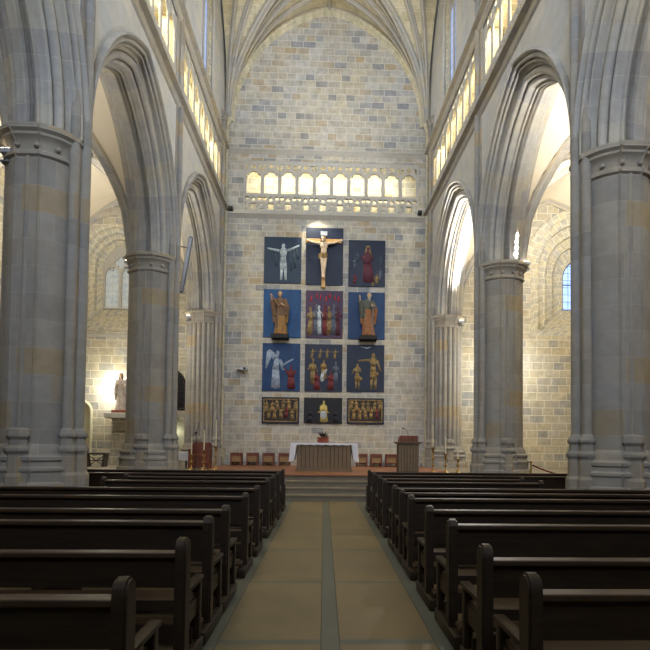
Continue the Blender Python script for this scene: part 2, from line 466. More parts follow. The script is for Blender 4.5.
for z in (10.42, 12.98):
    strip_x('string_course', [(0, z-.14), (-.04, z-.1), (-.1, z-.03), (-.14, z), (-.14, z+.05), (0, z+.09)], -4.05, 4.05, M['white_stone'], wa)

# ---- nave vault
def ptd(a, h, x):
    R = (a*a+h*h)/(2*a); d = R-a+abs(x); return math.sqrt(max(0, R*R-d*d))
VH = 4.75
def vault(y0, y1, cx, ax, zs, h, root, web, ribs=True, rr=.115, tier=True, edge=0.):
    yc = (y0+y1)/2; b_ = (y1-y0)/2; NX = 28
    g = [ax*(-1+2*i/NX) for i in range(NX+1)]
    z = lambda sx, sy: max(ptd(ax, h, sx), ptd(ax, h, sy*ax/b_))
    bm = bmesh.new()
    V = [[bm.verts.new((cx+sx, yc+sy*b_/ax, zs+z(sx, sy*b_/ax))) for sy in g] for sx in g]
    for i in range(NX):
        for j in range(NX): bm.faces.new((V[i][j], V[i+1][j], V[i+1][j+1], V[i][j+1]))
    obj('vault_web', bm, web, root, smooth='full')
    if not ribs: return
    def rib(p0, p1, r, n=18):
        bm = bmesh.new(); prev = None; pts = []
        for i in range(n+1):
            t = i/n; sx = p0[0]*(1-t)+p1[0]*t; sy = p0[1]*(1-t)+p1[1]*t
            pts.append(Vector((cx+sx, yc+sy, zs+z(sx, sy)-.03)))
        hor = Vector((p1[1]-p0[1], -(p1[0]-p0[0]), 0)).normalized()
        rings = []
        for i, p in enumerate(pts):
            d = (pts[min(i+1, n)]-pts[max(i-1, 0)]).normalized(); up = hor.cross(d).normalized()
            if up.z < 0: up = -up
            rings.append([bm.verts.new(p+hor*(u*r)+up*(w*r)) for u, w in ((-1, .6), (-1, -.3), (-.55, -.7), (-.35, -1.5), (.35, -1.5), (.55, -.7), (1, -.3), (1, .6))])
        for q0, q1 in zip(rings, rings[1:]):
            for k in range(7): bm.faces.new((q0[k], q0[k+1], q1[k+1], q1[k]))
        obj('vault_rib', bm, M['arch'], root, smooth=30)
    for sx in (-1, 1):
        for sy in (-1, 1):
            c = (sx*ax, sy*b_)
            rib(c, (0, 0), rr)
            if tier:
                rib(c, (0, sy*b_*.42), rr*.9); rib(c, (sx*ax*.42, 0), rr*.9)
                rib(c, (0, sy*b_*.72), rr*.8); rib(c, (sx*ax*.72, 0), rr*.8); rib(c, (0, sy*b_*.2), rr*.7)
                rib((sx*ax*.22, sy*b_), (0, sy*b_*.3), rr*.7) if False else None
            rib(c, (0, sy*b_*.995), rr*1.1)
    if tier:
        rib((-ax, 0), (ax, 0), rr*.8); rib((0, -b_), (0, b_), rr*.8)
ce = empty('ceiling', (0, 0, 0), 0, 'ribbed stone vault over the nave', 'ceiling', kind='structure')
for y0, y1 in [(PY[i], PY[i+1]) for i in range(4)]: vault(y0, y1, 0, 4.0, ZV, VH, ce, M['vweb'], ribs=y0 > 8)
vault(15.1, 21.98, 0, 3.97, ZV, VH, ce, M['vweb'])
# wall rib on the altar wall, a broad moulded band
bm = sweep_arch([(.0, 0.02), (.0, -.12), (-.06, -.17), (-.13, -.17), (-.17, -.1), (-.22, -.1), (-.26, -.03), (-.3, 0.02)], 3.95, (3.95**2+4.75**2)/(2*3.95)-3.95,
                lambda s, z, w: (s, YW+w, ZV+z), 30)
obj('wall_rib', bm, M['vweb'], ce, smooth=40, uv=None)
# ---- west wall and aisle walls
def end_window_niche(cx, z_sf, z_sb, zc, ro, ri, depth, root, glassm, rise_o=None, rise_i=None, mull=False):
    out = pointed(cx, z_sf, zc, ro, rise_o or ro, 14); inn = pointed(cx, z_sb, zc, ri, rise_i or ri, 14)
    bm = bmesh.new(); rings = []
    prof = [(0, 0), (.18, .0+.04), (.2, .22*depth), (.42, .26*depth), (.44, .5*depth), (.66, .54*depth), (.68, .78*depth), (1, .85*depth), (1, depth)]
    for t, d in prof: rings.append([bm.verts.new((p[0]*(1-t)+q[0]*t, d, p[1]*(1-t)+q[1]*t)) for p, q in zip(out, inn)])
    L = bm.loops.layers.uv.verify()
    ln = [0]
    for a, c in zip(out, out[1:]+out[:1]): ln.append(ln[-1]+math.dist(a, c))
    for k, (r0, r1) in enumerate(zip(rings, rings[1:])):
        for i in range(len(out)):
            f = bm.faces.new((r0[i], r0[(i+1) % len(out)], r1[(i+1) % len(out)], r1[i]))
            for l, (uu, vv) in zip(f.loops, ((k*.45, ln[i]), (k*.45, ln[i+1]), (k*.45+.45, ln[i+1]), (k*.45+.45, ln[i]))): l[L].uv = (uu, vv)
    obj('window_reveal', bm, M['niche'], root, uv=None)
    bm = bmesh.new(); bm.faces.new([bm.verts.new((p[0], depth-.03, p[1])) for p in inn]); 
    obj('window_glass', bm, glassm, root)
    if mull:
        hs = [pointed(cx+s*ri*.5, z_sb+.05, zc-.25, ri*.42, ri*.55, 6) for s in (-1, 1)]
        hs += [foil(cx, zc+ri*.42, ri*.36, 4, 0), foil(cx-ri*.55, zc+ri*.05, ri*.14, 4), foil(cx+ri*.55, zc+ri*.05, ri*.14, 4)]
        b = plate(inn, hs, .1); obj('window_tracery', xf(b, lambda c: (c.x, c.y+depth-.2, c.z)), M['white_stone'], root)
    else:
        b = bmesh.new(); P = [Vector((p[0], depth-.08, p[1])) for p in inn]
        tube(b, P+[P[0]], .05, 6)
        for zz in (z_sb+1.1,): cyl(b, (cx-ri, depth-.06, zz), (cx+ri, depth-.06, zz), .02, n=6)
        cyl(b, (cx, depth-.06, z_sb), (cx, depth-.06, zc+ri), .025, n=6)
        obj('window_frame', b, M['grille'], root)
    return out
# left aisle end wall
wl = empty('wall_aisle_left', (0, YW, 0), 0, 'end wall of the left aisle with a two light traceried window', 'wall', kind='structure')
cxl = at(121, 290, YW+.8).x
oo = end_window_niche(cxl, 5.75, 6.75, 8.35, 1.45, .66, .9, wl, M['glass_pale'], 1.6, .95, True)
dc = at(174, 440, YW).x
door_o = pointed(dc, STAGE, 1.95, .42, .5, 8)
gr_o = pointed(at(170, 400, YW).x, 2.75, 3.6, .58, .7, 8)
nx = at(80, 430, YW).x
n_o = pointed(nx, STAGE, 2.6, .42, .42, 8)
b = plate([(-12.6, 0), (-4.6, 0), (-4.6, 12), (-12.6, 12)], [oo, door_o, gr_o, n_o], .1); obj('wall_face', b, M['aisle'], wl)
relief = sweep_arch([(0, -.02), (0, -.07), (.14, -.1), (.3, -.07), (.32, .0)], 1.75, .2, lambda s, z, w: (cxl+s, w, 8.3+z), 16)
obj('relieving_arch', relief, M['arch'], wl, uv=None)
bm = bmesh.new(); box(bm, -10.8, -5.2, -.07, .02, 5.5, 5.62); obj('string_course', bm, M['white_stone'], wl)
bm = bmesh.new(); bm.faces.new([bm.verts.new((x, .5, z)) for x, z in ((dc-.6, 0), (dc+.6, 0), (dc+.6, 2.8), (dc-.6, 2.8))]); obj('passage_wall', bm, M['green_door'], wl)
bm = bmesh.new(); box(bm, nx-.5, nx+.5, .1, .2, STAGE, 3.2); obj('niche_panel', bm, M['green_door'], wl)
bm = bmesh.new(); P = [Vector((x, -.03, z)) for x, z in n_o]; tube(bm, P[1:]+[P[0]], .06, 8); obj('niche_frame', bm, M['green_door'], wl)
bm = bmesh.new(); gx = at(170, 400, YW).x
for i in range(9): cyl(bm, (gx-.56+.14*i, .12, 2.75), (gx-.56+.14*i, .12, 4.25), .016, n=6)
for i in range(7): cyl(bm, (gx-.58, .12, 2.85+.2*i), (gx+.58, .12, 2.85+.2*i), .014, n=6)
P = [Vector((x, -.01, z)) for x, z in gr_o]; tube(bm, P+[P[0]], .05, 8)
obj('iron_grille', bm, M['grille'], wl)
bm = bmesh.new(); box(bm, gx-.7, gx+.7, .4, .5, 2.4, 4.6); obj('dark_recess', bm, M['black'], wl)
# right aisle end wall
wr = empty('wall_aisle_right', (0, YW, 0), 0, 'end wall of the right aisle with a deep splayed round window reveal', 'wall', kind='structure')
cxr = 10.45
oo = end_window_niche(cxr, 5.85, 7.1, 8.45, 2.3, .62, 1.1, wr, M['glass_bright'], 2.3, .8)
b = plate([(4.6, 0), (12.7, 0), (12.7, 12), (4.6, 12)], [oo], .1); obj('wall_face', b, M['aisle'], wr)
relief = sweep_arch([(0, -.02), (0, -.06), (.3, -.06), (.32, .0)], 2.3, .0, lambda s, z, w: (cxr+s, w, 8.45+z), 18)
obj('relieving_arch', relief, M['niche'], wr, uv=None)
# outer walls
for sd, X, nme in ((-1, 10.8, 'wall_outer_left'), (1, 12.6, 'wall_outer_right')):
    bm = bmesh.new(); box(bm, *sorted((sd*X, sd*(X+.2))), -9, 22.2, 0, 12)
    o = obj(nme, bm, M['aisle']); tag(o, 'outer aisle wall of coursed stone, '+('left' if sd < 0 else 'right')+' side', 'wall', kind='structure')
bm = bmesh.new(); box(bm, -12.7, 12.7, -9.3, -9, 0, 19.5); o = obj('wall_front', bm, M['nave']); tag(o, 'entrance wall behind the pews', 'wall', kind='structure')
# aisle vaults, transverse arches
av = empty('ceiling_aisles', (0, 0, 0), 0, 'plastered rib vaults over both aisles', 'ceiling', kind='structure')
TPROF = [(.0, -.25), (.0, .25)]
TP = [(.45,-.30),(.40,-.36),(.34,-.33),(.31,-.26),(.27,-.22),(.22,-.27),(.17,-.26),(.14,-.18),(.10,-.13),(.05,-.16),(.0,-.12)]
TP = TP+[(u, -w) for u, w in TP[::-1]]
for sd in (-1, 1):
    for i, (y0, y1) in enumerate(bays()):
        if y1 > 21: y1 = YW
        if y1 > 21 and sd > 0: vault(y0, y1, 8.87, 3.72, ZS, 5.0, av, M['lime'], rr=.1, tier=False)
        else: vault(y0, y1, sd*AX, 2.8, ZS, 4.6, av, M['lime'], ribs=y0 > 2, rr=.1, tier=False)
    for y in PY[1:]:
        bm = sweep_arch(TP, 2.75, 2.2, lambda s, z, w: (sd*AX+s, y+w, ZS+z), 22)
        obj('transverse_arch', bm, M['arch'], av, smooth=50, uv=None)
        bm = bmesh.new(); P = [(sd*AX+s, ZS+z) for s, z in arch_pts(.43, 2.75, 2.2, 22)]
        xo = sd*(10.8 if sd < 0 else 12.6); xi = sd*WA
        P = sorted(P); lo, hi = min(xo, xi), max(xo, xi)
        if P[0][0] > lo: P = [(lo, P[0][1])]+P
        if P[-1][0] < hi: P = P+[(hi, P[-1][1])]
        for yy in (y-.3, y+.3):
            for (xa, za), (xb, zb) in zip(P, P[1:]):
                if xb-xa < 1e-5: continue
                bm.faces.new([bm.verts.new(p) for p in ((xa, yy, za), (xb, yy, zb), (xb, yy, 11.6), (xa, yy, 11.6))])
        obj('arch_wall', bm, M['lime'], av)
        # respond on the outer wall
        bm = bmesh.new(); lathe(bm, [(.45, 0), (.45, 1.2), (.33, 1.4), (.33, 6), (.45, 6.2), (.45, ZS)], (sd*10.75, y), 12)
        if sd > 0: box(bm, 10.75, 12.6, y-.3, y+.3, 0, ZS)
        obj('respond', bm, M['pier'], av, smooth=40)

# ---- pillars
PCX, PR = 4.67, .53
def section(o, r=PR):
    pts = []
    for q in range(4):
        base = q*PI/2
        d = r*.965+o
        hw = r*.30+o*.3
        # flat cardinal face with a fillet at each arris, rounded diagonal
        for s in (-1, 1):
            x, y = d, s*hw
            pts.append((x*math.cos(base)-y*math.sin(base), x*math.sin(base)+y*math.cos(base)))
        bx, by = d+.022, hw+.02
        pts.append((bx*math.cos(base)-by*math.sin(base), bx*math.sin(base)+by*math.cos(base)))
        a0 = math.atan2(hw+.05, d); a1 = PI/2-a0
        for i in range(7):
            a = base+a0+(a1-a0)*i/6
            pts.append(((r+o)*math.cos(a), (r+o)*math.sin(a)))
        bx, by = hw+.02, d+.022
        pts.append((bx*math.cos(base)-by*math.sin(base), bx*math.sin(base)+by*math.cos(base)))
    return pts
def sweep_section(prof, secf, cx, cy, cap=True):
    bm = bmesh.new(); L = bm.loops.layers.uv.verify(); rings = []
    for o, z in prof: rings.append([bm.verts.new((cx+x, cy+y, z)) for x, y in secf(o)])
    s0 = secf(0); n = len(s0); ln = [0]
    for i in range(n): ln.append(ln[-1]+math.dist(s0[i], s0[(i+1) % n]))
    for k, (a, c) in enumerate(zip(rings, rings[1:])):
        for i in range(n):
            f = bm.faces.new((a[i], a[(i+1) % n], c[(i+1) % n], c[i]))
            z0, z1 = prof[k][1], prof[k+1][1]
            for l, (u, v) in zip(f.loops, ((ln[i], z0), (ln[i+1], z0), (ln[i+1], z1), (ln[i], z1))): l[L].uv = (u, v)
    if cap: bm.faces.new(rings[-1])
    return bm
BASE_MAIN = [(.19, 0), (.19, .78), (.17, .84), (.13, .86), (.13, 1.0), (.155, 1.03), (.155, 1.07), (.11, 1.10), (.10, 1.16), (.13, 1.19), (.13, 1.24), (.07, 1.28), (.06, 1.36), (.02, 1.42), (0, 1.44)]
def cluster(o, r=PR, n=9, k=6):
    pts = []
    for i in range(n*k*2):
        a = 2*PI*i/(n*k*2); ph = (a*n/PI) % 1
        pts.append(((r+o-.05+.085*math.sin(PI*ph)**.6)*math.cos(a), (r+o-.05+.085*math.sin(PI*ph)**.6)*math.sin(a)))
    return pts
def circ(r, n=14):
    return lambda o: [((r+o)*math.cos(2*PI*i/n), (r+o)*math.sin(2*PI*i/n)) for i in range(n)]
def octo(r):
    return lambda o: [((r+o)*math.cos(PI/8+2*PI*i/8), (r+o)*math.sin(PI/8+2*PI*i/8)) for i in range(8)]
def pillar(name, sd, y, label, half=False):
    g = empty(name, (sd*PCX, y, 0), 0, label, 'pillar', None, 'thing')
    ctr = (0, 0)
    obj('pillar_base', sweep_section(BASE_MAIN, section, 0, 0), M['pier'], g, smooth=35, uv=None)
    obj('shaft', sweep_section([(0, 1.44), (0, 5.9)], cluster if half else section, 0, 0), M['pier'], g, smooth=35, uv=None)
    cap = sweep_section([(0, 5.88), (.045, 5.91), (.045, 5.96), (.01, 5.99), (.012, 6.08), (.05, 6.15), (.10, 6.19), (.10, 6.23), (.15, 6.27), (.15, 6.33), (.11, 6.36), (.11, 6.37)], section, 0, 0)
    if not half:
        for k in range(12):
            a = 2*PI*k/12+.26; ball(cap, ((PR+.03)*math.cos(a), (PR+.03)*math.sin(a), 6.05), .05, 1)
    cp = obj('capital', cap, M['pier'], g, smooth=35, uv=None)
    # engaged shafts on the nave side, running up to the vault
    sx = -sd
    grp = [(.665, 0, .085), (.575, -.20, .075), (.575, .20, .075)]
    bm = bmesh.new(); box(bm, *sorted((sx*.1, sx*.64)), -.18, .18, 0, ZV)
    obj('shaft_backing', bm, M['pier'], g)
    for dx, dy, r in grp:
        t = sweep_section([(0, 0), (0, ZV-.25), (.0, ZV-.22)], circ(r, 16), sx*dx, dy)
        obj('wall_shaft', t, M['pier'], g, smooth=40, uv=None)
        bb = sweep_section([(.09, 0), (.09, .95), (.06, 1.0), (.05, 1.28), (.08, 1.33), (.08, 1.37), (.04, 1.42), (.03, 1.52), (.06, 1.56), (.06, 1.6), (.02, 1.66), (0, 1.7)], octo(r), sx*dx, dy)
        obj('shaft_base', bb, M['pier'], g, smooth=25, uv=None)
        cc = sweep_section([(0, ZV-.3), (.04, ZV-.27), (.01, ZV-.22), (.05, ZV-.1), (.1, ZV-.05), (.1, ZV+.02)], octo(r), sx*dx, dy)
        obj('shaft_capital', cc, M['pier'], g, smooth=25, uv=None)
    # engaged shafts towards the neighbouring arches, ending at the capital
    for dy in ((-1, 1) if not half else (-1,)):
        for dx in (0,):
            t = sweep_section([(.1, 0), (.1, .95), (.07, 1.0), (.06, 1.28), (.1, 1.33), (.1, 1.37), (.03, 1.42), (.03, 1.5), (.07, 1.55), (.07, 1.6), (.05, 1.66), (.02, 1.68), (-.075, 1.69), (-.085, 5.9)], octo(.12), 0, dy*(PR-.03))
            obj('engaged_shaft', t, M['pier'], g, smooth=25, uv=None)
    return g
ORD = {3.4: 'beside the nearest pews', 9.28: 'rising behind the near rows of pews', 15.1: 'standing by the altar steps'}
for sd, w in ((-1, 'left'), (1, 'right')):
    for y in PY[1:]:
        if y == -2.0: lab = f'grey stone arcade pillar behind the rearmost pews, {w} side'
        else: lab = f'grey stone arcade pillar {ORD[y]} on the {w}'
        pillar('stone_pillar', sd, y, lab)
    g = pillar('stone_respond', sd, 21.45, f'half pillar of grey stone built against the altar wall on the {w}', True)
    bm = bmesh.new(); box(bm, -.36, .36, 0, .56, 0, ZS)
    for dx in (-.34, -.12, .1, .32): lathe(bm, [(.09, 0), (.09, 1.6), (.06, 1.65), (.06, ZS)], (dx, -.0+.3), 10)
    obj('pier_core', bm, M['pier'], g)
    # slim corner shaft carrying the vault ribs
    bm = bmesh.new(); cxn = -sd*(PCX-3.93)
    lathe(bm, [(.12, 0), (.12, 1.2), (.06, 1.25), (.06, ZV-.3), (.1, ZV-.25), (.07, ZV-.2), (.16, ZV), (.16, ZV+.08)], (-sd*(PCX-3.95), .45), 12)
    obj('corner_shaft', bm, M['vweb'], g, smooth=40)

# the arcades stand slightly askew to the altar wall
def askew(x, y):
    t = min(1, max(0, (x+4)/8)); return (.003+(.016-.003)*t)*(22-y)
def _kids(o):
    for c in o.children: yield c; yield from _kids(c)
for rt in (WL, WR, ce, av, bpy.data.objects['wall_outer_left'], bpy.data.objects['wall_outer_right']):
    for o in [rt]+list(_kids(rt)):
        if o.type == 'MESH':
            for v in o.data.vertices: v.co.x += askew(v.co.x, v.co.y)
for o in list(COL.objects):
    if o.name.startswith('stone_'): o.location.x += askew(o.location.x, o.location.y)

# ---- pews
def pew_proto(rounded, sd, L, outer_finial, name='pew'):
    """origin: floor under the post at the aisle end; seat faces +y; the pew runs away from the aisle along sd"""
    g = empty(name)
    def end(x):
        prof = [(-.07, 0), (.07, 0)]
        bm = bmesh.new()
        t = .036
        top = .885 if rounded else .92
        if rounded:
            pts = [(-.085, .0), (.06, .0), (.06, top-.085)] + [(-.0125+.0725*math.cos(a), top-.0725+.0725*math.sin(a)) for a in [PI*i/8 for i in range(1, 8)]] + [(-.085, top-.085)]
        else:
            pts = [(-.07, 0), (.06, 0), (.06, top-.05), (.035, top-.01), (0, top), (-.045, top-.01), (-.07, top-.05)]
        A = [bm.verts.new((x-t, y, z)) for y, z in pts]; B = [bm.verts.new((x+t, y, z)) for y, z in pts]
        n = len(pts)
        for i in range(n): bm.faces.new((A[i], A[(i+1) % n], B[(i+1) % n], B[i]))
        bm.faces.new(A[::-1]); bm.faces.new(B)
        bmesh.ops.recalc_face_normals(bm, faces=bm.faces)
        bmesh.ops.bevel(bm, geom=[e for e in bm.edges if len({round(v.co.x, 3) for v in e.verts}) == 1], offset=.012, segments=2, affect='EDGES')
        bevbox(bm, x-.03, x+.03, .38, .45, .08, .505, .006)      # front post
        box(bm, x-.012, x+.012, .05, .39, .28, .40)
        e = obj('end_post', bm, M['pew'], g, smooth=30)
        b2 = bmesh.new(); bevbox(b2, x-.035, x+.035, .04, .50, .50, .535, .012); obj('armrest', b2, M['pew'], e, smooth=30)
        b2 = bmesh.new(); bevbox(b2, x-.045, x+.045, -.29, .46, 0, .1, .01); obj('foot_runner', b2, M['pew'], e, smooth=30)
    end(0); end(sd*L)
    x0, x1 = sorted((0, sd*L))
    bm = bmesh.new(); zr = 0 if rounded else .085
    bevbox(bm, x0, x1, -.06, .05, .755+zr, .79+zr, .008); tr = obj('top_rail', bm, M['pewseat'], g)
    bm = bmesh.new(); box(bm, x0, x1, -.02, .01, .56, .757+zr)
    obj('backrest', bm, M['pew'], g)
    bm = bmesh.new(); box(bm, x0, x1, .02, .045, .40, .47); obj('lower_rail', bm, M['pew'], g)
    bm = bmesh.new(); bevbox(bm, x0, x1, .03, .44, .40, .43, .008); obj('seat', bm, M['pewseat'], g)
    bm = bmesh.new(); bevbox(bm, x0, x1, -.28, -.12, .13, .165, .008); obj('kneeler', bm, M['pewseat'], g)
    k = max(2, round(L/1.6))
    for i in range(1, k):
        bm = bmesh.new(); xx = sd*L*i/k; box(bm, xx-.05, xx+.05, -.018, .02, .1, .757); box(bm, xx-.03, xx+.03, -.28, .42, 0, .13)
        box(bm, xx-.03, xx+.03, .015, .38, .12, .40)
        obj('middle_support', bm, M['pew'], g)
    bm = bmesh.new(); box(bm, x0, x1, .28, .3, .1, .2); box(bm, x0, x1, -.01, .01, .24, .32); obj('stretcher', bm, M['pew'], g)
    return g
def dup(root):
    r = root.copy(); COL.objects.link(r)
    for ch in list(root.children):
        c = ch.copy(); COL.objects.link(c); c.parent = r
        for gch in list(ch.children):
            d = gch.copy(); COL.objects.link(d); d.parent = c
    return r
ROWS_R = [2.74, 3.52, 4.42, 5.38, 6.5, 7.25, 8.0, 9.3, 10.2, 11.3, 12.5]
ROWS_L = [2.64, 3.72, 4.52, 5.3, 6.6, 7.75, 9.2, 10.2, 11.3, 12.6]
WORDS = ['nearest to the altar steps', 'second from the altar steps', 'third from the altar steps', 'fourth from the altar steps', 'fifth from the altar steps', 'sixth from the altar steps',
         'seventh from the altar steps', 'eighth from the altar steps', 'fourth from the back of the block', 'third from the back of the block', 'second from the back of the block', 'rearmost of the block']
protos = {}
for sd, rows, x in ((-1, ROWS_L, -.90), (1, ROWS_R, 1.01)):
    n = len(rows); side = 'left' if sd < 0 else 'right'
    for i, y in enumerate(rows):
        rounded = i < 2
        short = 8.5 < y < 10.5 or y < 5
        L = 2.6 if short else 4.5
        key = (sd, rounded, short)
        if key not in protos:
            g = protos[key] = pew_proto(rounded, sd, L, short)
        else: g = dup(protos[key])
        g.location = (x, y, 0)
        k = n-1-i
        w = WORDS[k] if k < n-4 else WORDS[len(WORDS)-1-i]
        style = 'rounded posts' if rounded else 'squared posts'
        tag(g, f'dark pew with {style} {side} of the aisle, {w}', 'pew', f'pews {side} of the aisle')

# ---- altar
def slatted(bm, x0, x1, y, z0, z1, n):
    w = (x1-x0)/n
    for i in range(n): box(bm, x0+w*i+.012, x0+w*(i+1)-.012, y-.03, y+.01, z0, z1)
a0 = at(296, 472, 17.4); a1 = at(351.5, 472, 17.4); acx = (a0.x+a1.x)/2; aw = (a1.x-a0.x)/2
g = empty('altar', (acx, 17.8, STAGE), 0, 'grey brown altar table with fluted front under a white cloth', 'altar')
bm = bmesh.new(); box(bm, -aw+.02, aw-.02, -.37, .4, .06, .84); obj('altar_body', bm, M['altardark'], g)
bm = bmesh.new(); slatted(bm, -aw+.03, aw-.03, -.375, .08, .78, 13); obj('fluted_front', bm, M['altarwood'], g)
bm = bmesh.new(); box(bm, -aw-.02, aw+.02, -.42, .42, 0, .08); box(bm, -aw-.02, aw+.02, -.42, .42, .78, .86); obj('molding', bm, M['altarwood'], g)
bm = bmesh.new(); hw = aw+.17; NX = 40
def clothz(bm):
    # top
    box(bm, -hw, hw, -.47, .47, .868, .882)
    # scalloped front valance and hanging sides with folds
    for yy in (-.475,):
        for i in range(NX):
            xa = -hw+2*hw*i/NX; xb = xa+2*hw/NX
            f = lambda t: .82+.01*math.sin(t*25)
            bm.faces.new([bm.verts.new(p) for p in ((xa, yy, f(xa)), (xb, yy, f(xb)), (xb, yy+.005, .882), (xa, yy+.005, .882))])
    for s in (-1, 1):
        P0 = []
        for i in range(13):
            y = -.47+.94*i/12
            P0.append((s*hw, y, .88, s*(hw+.03+.03*math.sin(i*1.7)), y, .30+.03*math.sin(i)))
        for a, b_ in zip(P0, P0[1:]):
            bm.faces.new([bm.verts.new(p) for p in (a[:3], b_[:3], b_[3:], a[3:])])
clothz(bm)
for s_ in (-1, 1):
    for yy in (-.472, .472):
        bm.faces.new([bm.verts.new(p) for p in ((s_*(aw-.02), yy, .882), (s_*hw, yy, .882), (s_*(hw+.05), yy, .30), (s_*(aw+.06), yy-.0, .34))])
bmesh.ops.remove_doubles(bm, verts=bm.verts, dist=1e-4)
o = obj('altar_cloth', bm, M['cloth'], None, loc=(acx, 17.8, STAGE)); md = o.modifiers.new('s', 'SOLIDIFY'); md.thickness = .006
tag(o, 'white linen cloth draped over the altar with hanging ends', 'cloth')
# arrangement on the altar
c = at(323, 441, 17.7)
g = empty('flower_arrangement', (c.x, 17.75, STAGE+.887), 0, 'small reddish pot of dark foliage on the altar cloth', 'plant')
bm = bmesh.new(); lathe(bm, [(.16, 0), (.19, .03), (.17, .1), (.2, .17), (.16, .18)], n=16); obj('pot', bm, plain('red_brown_clay', (126, 62, 46), .6), g, smooth=40)
bm = bmesh.new(); rng = random.Random(3)
for i in range(46):
    a = rng.uniform(0, 2*PI); e = rng.uniform(.15, 1.2); l = rng.uniform(.14, .26)
    d = Vector((math.cos(a)*math.cos(e), math.sin(a)*math.cos(e), math.sin(e))); s = d.orthogonal().normalized()*.012
    p = Vector((0, 0, .17))
    bm.faces.new([bm.verts.new(q) for q in (p-s*.4, p+d*l*.6-s*1.4, p+d*l, p+d*l*.6+s*1.4)])
obj('foliage', bm, plain('dark_foliage', (52, 48, 46), .7), g)
# ---- lectern
c = at(408, 474, 16.1)
g = empty('lectern', (c.x, 16.2, STAGE), 0, 'stone coloured fluted lectern with a brown book rest at the right of the altar', 'lectern')
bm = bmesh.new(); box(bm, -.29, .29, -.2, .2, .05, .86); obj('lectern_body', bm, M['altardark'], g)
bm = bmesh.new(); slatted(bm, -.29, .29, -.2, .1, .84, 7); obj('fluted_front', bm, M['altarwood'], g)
bm = bmesh.new(); box(bm, -.32, .32, -.25, .24, 0, .07)
for k in range(5): box(bm, -.30-.022*k, .30+.022*k, -.23-.015*k, .23+.01*k, .86+.016*k, .876+.016*k)
obj('molding', bm, M['altarwood'], g)
bm = bmesh.new()
v = box(bm, -.26, .26, -.2, .2, .94, 1.02)
for q in v:
    if q.co.z > 1 and q.co.y < 0: q.co.z += .1
obj('book_rest', bm, M['redwood'], g)
t = empty('microphone', (c.x, 16.25, STAGE+1.03), 0, 'slim gooseneck microphone curving up from the lectern', 'microphone')
bm = bmesh.new(); tube(bm, [(0, 0, 0), (.02, 0, .1), (.0, 0, .2), (-.06, -.02, .27), (-.1, -.05, .29)], .006, 6); obj('gooseneck', bm, M['black'], t)
bm = bmesh.new(); cyl(bm, (-.1, -.05, .29), (-.16, -.08, .3), .014); obj('microphone_head', bm, M['black'], t)

# ---- stools along the altar wall
def stool():
    g = empty('wooden_stool'); w = .215
    for sx in (-1, 1):
        for sy in (-1, 1):
            bm = bmesh.new(); bevbox(bm, *sorted((sx*w, sx*(w-.045))), *sorted((sy*.19, sy*.145)), 0, .46, .004); obj('leg', bm, M['redwood'], g)
    bm = bmesh.new(); bevbox(bm, -w-.005, w+.005, -.2, .2, .44, .48, .008); obj('seat', bm, M['redwood'], g)
    bm = bmesh.new(); box(bm, -w+.02, w-.02, -.185, -.165, .37, .44); box(bm, -w+.02, w-.02, .165, .185, .1, .44); obj('apron', bm, M['redwood'], g)
    bm = bmesh.new(); box(bm, -w+.045, w-.045, -.16, .16, .14, .36); obj('inner_panel', bm, M['seatpad'], g)
    return g
sp = None
for i, (px, w) in enumerate(((236.5, 'first from the left pillar'), (252.5, 'second from the left pillar'), (268.5, 'third from the left pillar'), (284.5, 'half behind the left cloth edge'),
                   (361.5, 'behind the right cloth edge'), (376, 'between the altar and the lectern'), (391, 'just left of the lectern'))):
    sp2 = stool() if sp is None else dup(sp)
    sp = sp or sp2
    sp2.location = (at(px, 465, 21.6).x, 21.6, STAGE)
    tag(sp2, 'low reddish wooden stool by the altar wall, '+w, 'stool', 'stools along the altar wall')

# ---- candle stands
def candle_stand(x, y, hb, hc, label, group):
    g = empty('candle_stand', (x, y, STAGE), 0, label, 'candle stand', group)
    bm = bmesh.new(); pr = [(.13, 0), (.13, .03), (.06, .06), (.03, .1)]
    z = .1
    while z < hb-.16:
        pr += [(.018, z+.02), (.018, z+.12), (.045, z+.15), (.045, z+.17), (.018, z+.2)]; z += .2
    pr += [(.02, hb-.08), (.05, hb-.05), (.02, hb-.02), (.02, hb)]
    lathe(bm, pr, n=14); obj('stand', bm, M['brass'], g, smooth=40)
    bm = bmesh.new(); lathe(bm, [(.02, hb-.02), (.085, hb), (.09, hb+.02), (.03, hb+.02)], n=16); obj('drip_pan', bm, M['brass'], g, smooth=40)
    bm = bmesh.new(); lathe(bm, [(.019, hb+.01), (.017, hb+hc), (.005, hb+hc+.01)], n=12); obj('candle', bm, M['wax'], g, smooth=40)
for px, yb, yt, Y, lab, grp in ((191.5, 455, 437, 17.0, 'shortest brass candle stand left of the altar, beside the red chair', 'candle stands left of the altar'),
        (204, 450.5, 430, 17.0, 'middle brass candle stand in front of the red chair', 'candle stands left of the altar'),
        (216, 446.5, 420, 17.0, 'tallest brass candle stand left of the altar', 'candle stands left of the altar'),
        (433, 448, 425, 16.8, 'tallest brass candle stand right of the lectern', 'candle stands right of the altar'),
        (445.7, 454.5, 437, 16.8, 'middle brass candle stand right of the lectern', 'candle stands right of the altar'),
        (458, 459.5, 448, 16.8, 'shortest brass candle stand beside the right pillar', 'candle stands right of the altar')):
    p = at(px, yb, Y); q = at(px, yt, Y)
    candle_stand(p.x, Y, p.z-STAGE, q.z-p.z, lab, grp)
